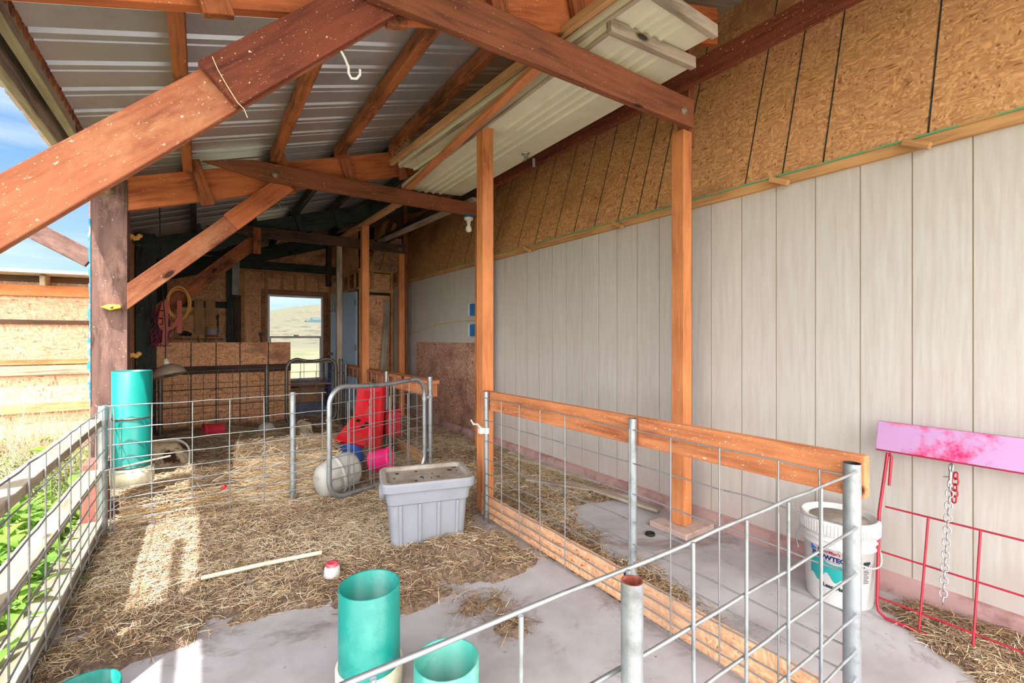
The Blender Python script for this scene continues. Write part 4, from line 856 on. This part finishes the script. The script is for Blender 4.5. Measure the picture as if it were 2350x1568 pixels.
# stick, jar
a, b_ = atz(462, 1327, .035), atz(738, 1268, .04); tag(MB().tube([a, (a+b_)/2+Vector((0, 0, .004)), b_], .011, 12).build('white_stick', 'cream'), 'thin white plastic pipe lying on the straw', 'pipe')
p = atz(762, 1322, .02); e = thing('plastic_jar', p, 'small white jar with a red top in the straw behind the taller teal pipe', 'jar')
MB().lathe([(0, 0), (.036, 0), (.040, .004), (.036, .045), (.028, .055), (0, .055)], p, 28).build('jar_body', 'white', e); MB().lathe([(.030, .05), (.030, .066), (.014, .068), (.012, .064), (0, .064)], p, 24).build('red_top', 'redlid', e)
# buckets
def bucket(name, c, r, h, q, mat, label, handle=True, inner=None):
    e = thing(name, c, label, 'bucket'); mb = MB(); c = Vector(c)
    mb.lathe([(0, 0), (r*.80, 0), (r*.82, .01), (r*.97, h*.86), (r*1.05, h*.87), (r*1.06, h), (r, h), (r*.96, h*.86), (r*.78, .02), (0, .02)], c, 36, q, 0); mb.build('bucket_body', mat, e)
    if handle:
        pts = [c+q@Vector((r*1.05*math.cos(a), r*.5*math.sin(a)*1.2, h*.93-r*.35*math.sin(a))) for a in lin(0, math.pi, 14)]; MB().tube(pts, .0035, 6).build('bail', 'galv', e)
    return e
def aim(x, y, z): return Vector((x, y, z)).to_track_quat('Z', 'Y').to_matrix()
p = atz(850, 1068, .10); bucket('bucket', (p.x+.0, p.y+.03, .12), .105, .19, aim(.75, -.45, .12), 'pink', 'hot pink bucket lying on its side against the open gate', False)
p = atz(812, 1050, .12); bucket('bucket', (p.x-.02, p.y+.10, .22), .14, .20, aim(-.1, -.5, -.8), 'blue', 'blue bucket upside down between the red panel and the pink bucket', False)
# soft white tub
p = atz(780, 1112, .10); e = thing('feed_tub', p, 'soft grey white rounded tub lying on its side behind the open gate', 'tub'); mb = MB(); q = aim(.9, .25, .22)@Matrix.Rotation(R(25), 3, 'Z')
pr = [(0, -.16), (.09, -.158), (.125, -.13), (.142, -.06), (.145, .06), (.138, .12), (.115, .15), (.06, .162), (0, .165)]; mb.lathe(pr, p+Vector((0, .07, .055)), 28, q, sx=.86, sy=1.08); mb.build('tub_body', 'whitedirty', e)
mb = MB(); mb.lathe([(.146, -.02), (.158, -.012), (.158, .0), (.146, .006)], p+Vector((0, .07, .055)), 28, q, sx=.86, sy=1.08); mb.build('rim', 'whitedirty', e)
# red panels
m, t, b = newmat('red_panel_plastic'); M['redpanel'] = plain('scuffed_red_plastic', C(204, 24, 42), .5, 0, .4, C(170, 70, 66), 9, (.5, .7))
e = thing('red_feeder', (1.25, 4.5, 0), 'tall red plastic panel leaning behind the open gate', 'panel')
A = atY(775, 1000, 4.75); mb = MB(); c1, c2, c3, c4 = atz(800, 1035, .05), atz(868, 1045, .05), atY(880, 885, 4.95), atY(822, 880, 4.95)
def slab(mb, P4, th, mi=0):
    nrm = (P4[1]-P4[0]).cross(P4[3]-P4[0]).normalized()*th; vs = list(P4)+[p_+nrm for p_ in P4]; mb.add(vs, [(0, 1, 2, 3), (7, 6, 5, 4), (0, 4, 5, 1), (1, 5, 6, 2), (2, 6, 7, 3), (3, 7, 4, 0)], mi)
slab(mb, [c1, c2, c3, c4], -.05); mb.build('red_shell', 'redpanel', e, bevel=.012)
e = thing('red_tray', (1.0, 4.3, 0), 'red plastic tray with square holes tipped against the taller red panel', 'tray')
P4 = [atY(765, 1010, 4.25), atY(838, 1022, 4.22), atY(865, 965, 4.45), atY(815, 950, 4.5)]; mb = MB(); slab(mb, P4, -.045); mb.build('tray_shell', 'redpanel', e, bevel=.008)
nrm = -(P4[1]-P4[0]).cross(P4[3]-P4[0]).normalized()
for (u, v_) in ((.30, .80), (.68, .76), (.60, .62)):
    q0 = lambda uu, vv: (P4[0]*(1-uu)+P4[1]*uu)*(1-vv)+(P4[3]*(1-uu)+P4[2]*uu)*vv
    mb = MB(); slab(mb, [q0(u-.08, v_-.05)-nrm*.004, q0(u+.08, v_-.05)-nrm*.004, q0(u+.08, v_+.05)-nrm*.004, q0(u-.08, v_+.05)-nrm*.004], -.006); mb.build('hole', 'hole', e)
p = atz(895, 985, .2); tag(MB().box((p.x-.05, p.y, .12), (p.x+.13, p.y+.2, .38)).box((p.x-.06, p.y-.01, .38), (p.x+.14, p.y+.21, .41)).build('red_crate', 'red', bevel=.01), 'red plastic box behind the wire of the ledge fence', 'box')
# mud caked pan standing on edge
c = atY(380, 1046, 4.80); c.z = .20; q = aim(-.25, -.95, .12); e = thing('feed_pan', (c.x, c.y, 0), 'mud caked rounded pan standing on its edge beside the strapped teal pipe', 'pan')
mb = MB(); secs = []
for z, k in ((-.06, .62), (-.055, .80), (-.02, .93), (.05, 1.0), (.055, 1.04), (.065, 1.04)): secs.append([c+q@Vector((x*k, y*k, z)) for x, y in rrp(.36, .31, .12, 7)])
loft(mb, secs, 0, True, True, False); secs = [[c+q@Vector((x*k, y*k, z)) for x, y in rrp(.36, .31, .12, 7)] for z, k in ((.065, 1.04), (.062, .985), (.03, .92), (-.03, .82), (-.045, .65))]
loft(mb, secs, 0, True, False, True); mb.build('pan_body', 'brownpan', e); MB().tube([c+q@Vector((x*1.05, y*1.05, .066)) for x, y in rrp(.36, .31, .12, 7)], .008, 8, True).build('rolled_rim', 'whitedirty', e)
# far small things
p = atz(520, 995, .14); bucket('bucket', (p.x-.03, p.y, .19), .085, .19, aim(-.85, -.2, .0), 'pinkred', 'faded pink red bucket lying on its side at the back of the straw pile', False)
p = atz(612, 985, .12); e = thing('plastic_bowl', p, 'pale grey bowl upside down at the back of the straw pile', 'bowl'); MB().lathe([(.10, .10), (.09, .15), (.06, .19), (0, .20)], (p.x, p.y, 0), 24).build('bowl_shell', 'whitedirty', e)
p = atz(560, 998, .14); tag(MB().tube([p, p+Vector((.10, .02, .01))], .032, 14).build('green_bottle', 'green'), 'small green bottle lying in the straw by the faded pink red bucket', 'bottle')
p = atz(535, 1004, .13); tag(MB().tube([p+Vector((-.06, 0, 0)), p+Vector((.06, .01, .0))], .022, 12).build('pale_bottle', 'whitedirty'), 'pale tube lying in the straw in front of the green bottle', 'bottle')
p = atz(702, 1012, .08); q = aim(.12, -.95, .2); e = thing('round_pail', p, 'round pale pail lying with its open mouth towards the camera', 'pail'); mb = MB(); mb.lathe([(.0, -.15), (.088, -.15), (.098, .02), (.104, .02), (.104, .03), (.095, .03), (.084, -.13), (0, -.13)], (p.x, p.y+.1, .20), 30, q); mb.build('pail_body', 'brownpan', e)
mb = MB(); mb.lathe([(.0, 0), (.07, 0), (.07, .05), (0, .055)], (p.x, p.y-.02, .13), 20, aim(0, -.6, .6), sy=.5); mb.build('white_lump', 'whitedirty', e)
p = atz(688, 982, .10); tag(MB().box((p.x-.10, p.y, .12), (p.x+.12, p.y+.12, .17), 0, R(8)).build('blue_tray', 'blue', bevel=.01), 'flat blue tray at the back of the pen by the pipe gate', 'tray')
p = atz(472, 1100, .20); mb = MB(); vs = [(p.x+u*.17-.085, p.y+.0+v_*.12, .19+.02*math.sin(u*9)*math.cos(v_*5)+.012*noise.noise((u*5, v_*5, 1))) for v_ in lin(0, 1, 12) for u in lin(0, 1, 14)]; mb.add(vs, [(j*14+i, j*14+i+1, (j+1)*14+i+1, (j+1)*14+i) for j in range(11) for i in range(13)], 0, True)
o = mb.build('cloth_rag', 'cloth'); sm = o.modifiers.new('thick', 'SOLIDIFY'); sm.thickness = .008; tag(o, 'crumpled grey rag on the low straw bale', 'rag')
a, b_ = atz(318, 1140, .06), atz(470, 1088, .06); tag(MB().tube([a, (a*.6+b_*.4)+Vector((0, 0, .01)), b_], .018, 10).build('peeled_stick', 'post'), 'orange peeled stick lying on the straw by the strapped teal pipe', 'stick')
p = atz(300, 1147, .03); tag(MB().lathe([(0, 0), (.06, .0), (.065, .03), (.03, .05), (0, .052)], (p.x, p.y, .02), 14, sx=1.3).build('pale_stone', 'whitedirty'), 'pale stone in the straw at the foot of the fence corner', 'stone')
p = atz(514, 1146, .1); tag(MB().lathe([(0, -.02), (.02, 0), (0, .02)], (p.x, p.y-.05, .20), 10).build('orange_bit', 'red'), 'tiny orange red scrap between the two straw bales', 'scrap')
# lane: boards, cap
for i, (u, v_, w_, lab) in enumerate((((1208, 1100), (1462, 1142), .05, 'longest weathered board lying in the straw of the lane'), ((1300, 1105), (1512, 1172), .045, 'weathered board lying closest to the tall orange post in the lane'), ((1165, 1045), (1380, 1108), .06, 'weathered board lying along the foot of the siding'))):
    a, b_ = atz(*u, .03), atz(*v_, .02); tag(beam('fallen_board', a, b_, w_, .022, 'grey_wood', bevel=.002), lab, 'board', 'boards lying in the lane')
p = atz(1492, 1228); e = tag(MB().lathe([(0, .004), (.022, .004), (.026, .014), (.029, .014), (.029, 0), (0, 0)], p, 24).build('black_cap', 'black'), 'small black rubber cap on the concrete of the lane', 'cap')
# ================================================================ WHITE BUCKET WITH PRINT
bc = Vector((2.50, .905, 0)); e = thing('feed_bucket', bc, 'white lidded feed bucket with teal and navy print against the siding', 'bucket')
mb = MB(); rb = lambda z: .130+.013*z/.36
mb.lathe([(0, 0), (.128, 0), (.130, .004), (rb(.26), .26), (.147, .262), (.147, .27), (rb(.27), .275), (rb(.29), .29), (.149, .292), (.149, .30), (.143, .305), (.143, .34)], bc, 56); bb_ = mb.build('bucket_body', 'white', e)
mb = MB(); mb.lathe([(.150, .318), (.154, .320), (.156, .385), (.150, .392), (.141, .390), (.139, .372), (.120, .370), (.118, .366), (0, .364)], bc, 56)
for k in range(72):
    a = 2*math.pi*k/72; mb.bar(bc+Vector((.156*math.cos(a), .156*math.sin(a), .325)), bc+Vector((.157*math.cos(a), .157*math.sin(a), .375)), .004, .003, (math.cos(a), math.sin(a), 0))
mb.build('lid', 'white', e); MB().lathe([(0, .3725), (.116, .3725), (.117, .3665)], bc, 40).build('dust_on_lid', 'tote_lid', e)
view = math.atan2(-bc.y, -bc.x)      # side of the bucket that faces the camera
def onb(u, z, off=.0012): a = view+u/.14; r_ = rb(z)+off; return bc+Vector((r_*math.cos(a), r_*math.sin(a), z))
def decal(polys, mat, name, off=.0012):
    mb = MB()
    for poly in polys: mb.add([onb(u, z, off) for u, z in poly], [tuple(range(len(poly)))])
    return mb.build(name, mat, bb_)
def strip(u0, u1, f0, f1, n=22, off=.0012): return [[(a, f0(a)), (b2, f0(b2)), (b2, f1(b2)), (a, f1(a))] for a, b2 in zip(lin(u0, u1, n)[:-1], lin(u0, u1, n)[1:])]
def text_polys(s, size, shear=0, bold=0):
    cu = bpy.data.curves.new('lettering', 'FONT'); cu.body = s; cu.size = size; cu.shear = shear; cu.offset = bold; cu.align_x = 'CENTER'; cu.resolution_u = 2
    ob = bpy.data.objects.new('lettering', cu); COL.objects.link(ob); bpy.context.view_layer.update()
    me = bpy.data.meshes.new_from_object(ob.evaluated_get(bpy.context.evaluated_depsgraph_get())); vs = [tuple(v_.co) for v_ in me.vertices]; fs = [tuple(p_.vertices) for p_ in me.polygons]
    bpy.data.objects.remove(ob); bpy.data.meshes.remove(me); bpy.data.curves.remove(cu); return vs, fs
def btext(s, size, u, z, mat, name, tilt=0, **k):
    vs, fs = text_polys(s, size, **k); mb = MB(); mb.add([onb(u+x, z+y+x*tilt, .0016) for x, y, _ in vs], fs); return mb.build(name, mat, bb_)
# as seen from the camera u grows to the right
btext("MoorMan's", .020, -.040, .238, 'maroon_print', 'maker_lettering', -.05, shear=.15, bold=.0006)
btext('SHOWTEC', .028, -.045, .209, 'navy_print', 'brand_lettering', -.05, bold=.0016)
btext('High Feed Performance', .008, -.025, .200, 'dark_print', 'small_lettering', -.05)
btext('Lean Max', .024, -.018, .080, 'dark_print', 'grade_lettering', -.04, bold=.001)
decal(strip(-.125, .060, lambda a: .120+.018*math.sin(a*95)-.012*math.sin(a*40), lambda a: .192+.004*math.sin(a*60)-a*.10), 'teal_print', 'teal_band')
decal([[(-.120, .232), (-.088, .240), (-.120, .258)]], 'blue', 'blue_wedge')
decal([[(.098, .205), (.128, .208), (.128, .222), (.1, .222)], [(.100, .195), (.104, .195), (.104, .206), (.1, .206)], [(.121, .195), (.125, .195), (.125, .208), (.121, .208)], [(.128, .208), (.136, .212), (.133, .222), (.128, .222)]], 'dark_print', 'pig_mark')
for k in range(9): decal([[(.100, .182-k*.007), (.128 if k % 3 else .12, .182-k*.007), (.128 if k % 3 else .12, .1845-k*.007), (.100, .1845-k*.007)]], 'dark_print', 'print_line')
mb = MB(); hp2 = [bc+Vector((.158*math.cos(view+a), .158*math.sin(view+a), .285-.085*math.sin(max(0, (a+.1))*1.35))) for a in lin(-.1, 2.2, 18)]; mb.tube(hp2, .0035, 8); mb.build('bail', 'white', e)
mb = MB(); mb.tube([bc+Vector((.156*math.cos(view-1.4), .156*math.sin(view-1.4), .30)), bc+Vector((.175*math.cos(view-1.4), .175*math.sin(view-1.4), .25)), bc+Vector((.165*math.cos(view-1.35), .165*math.sin(view-1.35), .20))], .003, 6); mb.build('bail_end', 'galv', e)
# ================================================================ RED GATE AGAINST THE SIDING
gb, gt = Vector((2.44, 0, .012)), Vector((2.672, 0, .84)); gv = gt-gb
def gp(y, s, off=0): return gb+gv*s+Vector((-off, y, 0))
e = thing('red_gate', (2.5, .3, 0), 'red wire gate with a magenta header plate leaning on the siding', 'gate')
def gpx(x, y):   # where the gate plane lies behind a spot of the photograph
    r_ = ray(x, y); nrm = Vector((gv.z, 0, -gv.x)); t_ = (gb-EYE).dot(nrm)/r_.dot(nrm); return EYE+r_*t_
ye = gpx(2018, 1045).y; yb = gpx(2012, 1415).y; s_pl = (gpx(2040, 1040).z-gb.z)/gv.z
mb = MB(); mb.tube([gp(ye-.03, s_pl), gp(ye-.02, .5), gpx(2013, 1385), gp(yb-.005, .02), gp(yb-.03, .0), gp(-.6, .0)], .0065, 10); mb.tube([gp(ye-.035, s_pl), gp(ye-.045, s_pl-.02), gp(ye-.047, s_pl-.17)], .006, 8); mb.build('gate_frame', 'redgate', e)
mb = MB()
for x, y in ((2032, 1163), (2022, 1266), (2017, 1371)): p = gpx(x, y); s = (p.z-gb.z)/gv.z; mb.tube([p, gp(-.6, s)], .0042, 8)
st_ = (gpx(2032, 1163).z-gb.z)/gv.z; y1_ = gpx(2122, 1290).y; y2_ = gpx(2243, 1330).y
for k in range(6): yy_ = y1_-(y1_-y2_)*k; mb.tube([gp(yy_, 0), gp(yy_, st_)], .0045, 8)
mb.build('gate_wires', 'redgate', e)
P1 = gpx(2015, 1030); s0 = (P1.z-gb.z)/gv.z; P2 = gpx(2013, 966); s1 = (P2.z-gb.z)/gv.z; yl = P1.y+.0
mb = MB(); a, b_, c_, d_ = gp(yl, s0, .012), gp(-.6, s0, .012), gp(-.6, s1, .012), gp(yl, s1, .012); slab(mb, [a, b_, c_, d_], .022, 0); hpl = mb.build('header_plate', 'magenta', e, bevel=.002)
mb = MB(); mb.bar(gp(yl+.002, s1, .016), gp(-.6, s1, .016), .012, .008); mb.bar(gp(yl+.002, s0, .016), gp(-.6, s0, .016), .012, .006); mb.build('plate_edge', 'redgate', hpl)
vs, fs = text_polys('PREST', .055); yy_ = gpx(2150, 1003).y; zz = (gpx(2150, 1010).z-gb.z)/gv.z; mb = MB()
M['scratch'] = plain('scratched_pink', C(216, 120, 190), .5); hgt = gv.length
mb.add([gp(yy_-x, zz+y/hgt, .0245-.0) + Vector((-.0012, 0, 0)) for x, y, _ in vs], fs); mb.build('scratched_lettering', 'scratch', hpl)
e = thing('chain', gpx(2188, 1060), 'steel chain with a snap hook hanging from the magenta header plate', 'chain')
top, bot = gpx(2188, 1062)+Vector((-.03, 0, 0)), gpx(2170, 1388)+Vector((-.045, 0, 0)); bot.z = max(bot.z, .03); mb = MB(); L = (bot-top).length; d_ = (bot-top)/L; s = .10; k = 0
def link(mb, c, d, turn, l=.030, w=.011, r=.0028):
    a_ = d.orthogonal().normalized(); a_ = Matrix.Rotation(R(turn), 3, d)@a_; pts = []
    for i in range(16):
        t_ = 2*math.pi*i/16; pts.append(c+d*((l/2-w)*(1 if math.cos(t_) > 0 else -1)*min(1, abs(math.cos(t_))*3)+w*math.cos(t_))+a_*w*math.sin(t_))
    mb.tube(pts, r, 8, True)
while s < L-.02: link(mb, top+d_*s, d_, 30+90*(k % 2)); s += .0245; k += 1
mb.build('chain_links', 'chrome', e)
mb = MB(); link(mb, top+d_*.018, d_, 10, .036, .012, .004); mb.tube([top+d_*.03+Vector((-.004, 0, 0)), top+d_*.095], .006, 8); link(mb, top+d_*.085, d_, 60, .032, .013, .0035); mb.tube([top+d_*.055, top+d_*.06+Vector((0, .022, 0))], .0035, 6); mb.build('snap_hook', 'chrome', e)
mb = MB(); 
for q_ in range(5): link(mb, top+d_*(.05+.024*q_)+Vector((.016, -.012, 0)), d_, 90*q_, .03, .011, .003)
mb.build('red_links', 'redgate', e)
# ================================================================ OUTSIDE
# shed opposite
SY = 8.25; x1 = -.74
e = thing('shed', (-3, SY, -.1), 'neighbouring pale sheathed shed seen past the open left side', 'shed')
MB().box((-6.5, SY, -.15), (x1, SY+.05, 2.0)).build('wall', 'osb_pale', e)
for z_, h, mm, nm in ((1.83, .14, 'rail', 'top_beam'), (1.975, .07, 'charbrown', 'roof_plate'), (1.42, .05, 'charbrown', 'girt'), (.905, .06, 'rail', 'girt'), (.80, .12, 'sun_wood', 'girt'), (.32, .12, 'post_pale', 'girt')):
    beam(nm, (-6.5, SY-.03, z_-.06 if nm in('top_beam', 'roof_plate') else z_), (x1, SY-.03, z_), .05, h, mm, (0, 0, 1), e)
for x in (-1.62, -2.9, -4.2): beam('rafter_end', (x, SY-.30, 1.93), (x, SY+.3, 2.0), .05, .13, 'sun_wood', (0, 0, 1), e)
MB().prism([(-6.5, 1.93), (x1, 2.02), (x1, 2.06), (-6.5, 1.97)], 'y', SY-.45, SY+2.5).build('roof', 'whitedirty', e)
mb = MB()
for x in (-.98, -2.2, -3.42, -4.64): mb.box((x-.004, SY-.003, -.1), (x+.004, SY+.0, 2.0))
mb.build('panel_joint', 'charbrown', e)
tag(MB().box((-3.2, SY-1.0, -.1), (-.9, SY-.7, .0)).build('ground_timber', 'redwood', bevel=.01), 'red timber lying on the ground before the shed', 'timber')
# weeds
m, t, b = newmat('leaf_green'); v = coords(t); c = mixc(t, step(t, noi(t, v, 5, 4), .35, .7), C(86, 128, 50), C(146, 186, 78)); t.links.new(c, b.inputs['Base Color']); b.inputs['Roughness'].default_value = .5
tr_ = nn(t, 'ShaderNodeBsdfTranslucent'); t.links.new(c, tr_.inputs[0]); ms = nn(t, 'ShaderNodeMixShader'); ms.inputs[0].default_value = .35; t.links.new(b.outputs[0], ms.inputs[1]); t.links.new(tr_.outputs[0], ms.inputs[2]); t.links.new(ms.outputs[0], t.nodes['Material Output'].inputs[0]); M['leaf'] = m
M['grassm'] = plain('grass_blades', C(150, 176, 78), .6, 0, .2); M['dry'] = plain('dry_stalks', C(184, 166, 140), .8, 0, .1); M['greyweed'] = plain('silvery_weed', C(122, 136, 100), .8, 0, .1)
def leaf(mb, p, a, L, w, lift, droop):
    d = Vector((math.cos(a), math.sin(a), 0)); s = Vector((-d.y, d.x, 0)); vs = []; n = 6
    for i in range(n+1):
        t_ = i/n; c = p+d*(L*t_*math.cos(lift*(1-t_*.3)))+Vector((0, 0, L*(math.sin(lift)*t_-droop*t_*t_))); ww = w*math.sin(math.pi*min(1, (t_*.92+.08)))**.8*.5
        vs += [c-s*ww+Vector((0, 0, ww*.35)), c, c+s*ww+Vector((0, 0, ww*.35))]
    fs = []
    for i in range(n): fs += [(3*i, 3*i+1, 3*i+4, 3*i+3), (3*i+1, 3*i+2, 3*i+5, 3*i+4)]
    mb.add(vs, fs, 0, True)
def weed(x, y, h, nl, L, w, label, mat='leaf', seed=1):
    rd = random.Random(seed); mb = MB()
    for k in range(nl):
        z = -.10+h*rd.random()**1.3; a = rd.uniform(0, 6.28); q = Vector((x+rd.uniform(-.12, .12), y+rd.uniform(-.12, .12), z)); l = L*rd.uniform(.5, 1.1); leaf(mb, q, a, l, w*rd.uniform(.7, 1.2), rd.uniform(.3, 1.2), rd.uniform(.2, .7))
    return tag(mb.build('leafy_weed', mat), label, 'plant', 'green weeds outside the fence')
spots = [(-.66, 1.9), (-.70, 2.3), (-.68, 2.7), (-.82, 2.9), (-.70, 3.1), (-.85, 3.35), (-.70, 3.55), (-.98, 3.6), (-.82, 3.85), (-.74, 4.15), (-1.0, 4.15), (-1.15, 4.0), (-.85, 1.5), (-.90, 4.45), (-1.1, 3.2)]
for i, (x, y) in enumerate(spots): weed(x, y, .20+.05*(i % 3), 60, .17, .05, 'broad leaved green weed growing low outside the open left fence', 'leaf', i+1)
mb = MB()
for k, (a, l) in enumerate(((1.2, .20), (2.0, .18), (.4, .16), (4.5, .16), (5.5, .15), (3.2, .17))): leaf(mb, Vector((-.92, 4.75, .33)), a, l, .13, .9, .45)
mb.tube([(-.92, 4.75, -.1), (-.92, 4.75, .345)], .006, 6); tag(mb.build('dock_plant', 'leaf'), 'bright green large leaved plant standing above the weeds by the left fence', 'plant')
for i, (x, y) in enumerate(((-.82, 4.9), (-1.02, 5.0), (-1.22, 5.0), (-.95, 5.4), (-1.2, 5.4), (-1.45, 5.6), (-1.15, 5.9), (-1.45, 6.2))):
    weed(x, y, .36, 170, .10, .014, 'silvery grey green bush weed in front of the shed', 'greyweed', 40+i)
for i, (bx, by) in enumerate(((-1.05, 5.6), (-1.25, 5.9), (-1.45, 6.3), (-1.2, 5.1), (-1.6, 6.8), (-1.0, 6.4))):
    rd = random.Random(70+i); mb = MB()
    for k in range(24):
        a = rd.uniform(0, 6.28); l = rd.uniform(.35, .85); p = Vector((bx+rd.uniform(-.1, .1), by+rd.uniform(-.15, .15), -.1)); pts = [p]; dv = Vector((math.cos(a)*.35, math.sin(a)*.35, 1)).normalized()
        for s in range(5): dv = (dv+Vector((rd.uniform(-.25, .25), rd.uniform(-.25, .25), rd.uniform(-.12, .05)))).normalized(); pts.append(pts[-1]+dv*l/5)
        mb.tube(pts, .003, 4, r1=.0012)
        for s in (2, 3, 4):
            d2 = (dv+Vector((rd.uniform(-1, 1), rd.uniform(-1, 1), rd.uniform(-.2, .6)))).normalized(); mb.tube([pts[s], pts[s]+d2*rd.uniform(.04, .14)], .0016, 4, r1=.0008)
    tag(mb.build('dry_brush', 'dry'), 'tangle of pale dry stalks between the pen and the shed', 'plant', 'dry brush by the shed')
n = 26000; gx_, gy_ = -.67-rng.uniform(0, 1, n)**2*4, rng.uniform(.2, 8.2, n); keep = rng.random(n) < 1.1; gx_, gy_ = gx_[keep], gy_[keep]; n = len(gx_)
P = np.stack([gx_, gy_, np.full(n, -.07)], 1); o = straw_mesh('grass', P, rng.uniform(0, 6.28, n), rng.uniform(.05, .16, n), rng.uniform(.004, .009, n), rng.uniform(.6, 1.5, n), rng.choice(3, n, p=(.6, .15, .25)), ['leaf', 'grassm', 'dry']); tag(o, 'short green and dry grass outside the open left side', 'grass', None, 'stuff')
# truck seen through the window
D = atY(727, 772, 105.0); tx, ty = D.x, 105.0; tz = ground_z(tx, ty); M['truckpaint'] = plain('pale_teal_truck_paint', C(56, 80, 88), .5, .1); M['tyre'] = M['black']; M['tglass'] = plain('dark_truck_glass', C(70, 96, 104), .15)
e = thing('pickup_truck', (tx, ty, tz), 'pale blue green pickup parked on the slope beyond the window', 'truck')
mb = MB(); k = 1.0; X_ = lambda a: tx+a
mb.prism([(X_(-2.3), tz+.5), (X_(2.4), tz+.5), (X_(2.4), tz+1.15), (X_(.6), tz+1.2), (X_(.3), tz+1.8), (X_(-1.0), tz+1.8), (X_(-1.4), tz+1.2), (X_(-2.3), tz+1.1)], 'y', ty-.9, ty+.9); mb.build('body', 'truckpaint', e, bevel=.06)
MB().prism([(X_(.45), tz+1.25), (X_(.22), tz+1.7), (X_(-.92), tz+1.7), (X_(-1.2), tz+1.25)], 'y', ty-.92, ty-.905).build('side_window', 'tglass', e)
for a in (-1.5, 1.5):
    for s in (-.85, .85): MB().lathe([(0, -.12), (.38, -.12), (.38, .12), (0, .12)], (tx+a, ty+s, tz+.38), 20, Matrix.Rotation(R(90), 3, 'X')).build('wheel', 'tyre', e)

# small things on the stored panels
n = 420; c = Vector((1.46, 3.72, 2.80)); P = np.array(c)+rng.normal(0, 1, (n, 3))*np.array([.035, .10, .022])
o = straw_mesh('straw_tuft', P, rng.uniform(0, 6.28, n), rng.uniform(.03, .12, n), rng.uniform(.0012, .0024, n), rng.normal(0, .5, n), rng.choice(3, n), SM[:3], .3); tag(o, 'tuft of nesting straw on the far end of the stored panels', 'straw', None, 'stuff')
p = atY(1225, 378, 2.9); tag(MB().box((p.x-.012, p.y-.001, p.z-.02), (p.x+.012, p.y+.001, p.z+.05)).build('metal_clip', 'galv'), 'small metal clip hanging at the edge of the cream panels', 'clip')
p = atY(1098, 240, 3.0); tag(MB().bar((p.x-.02, p.y, p.z-.02), (p.x+.04, p.y, p.z+.02), .04, .03).build('metal_bracket', 'galv'), 'small metal bracket above the left edge of the stored panels', 'bracket')
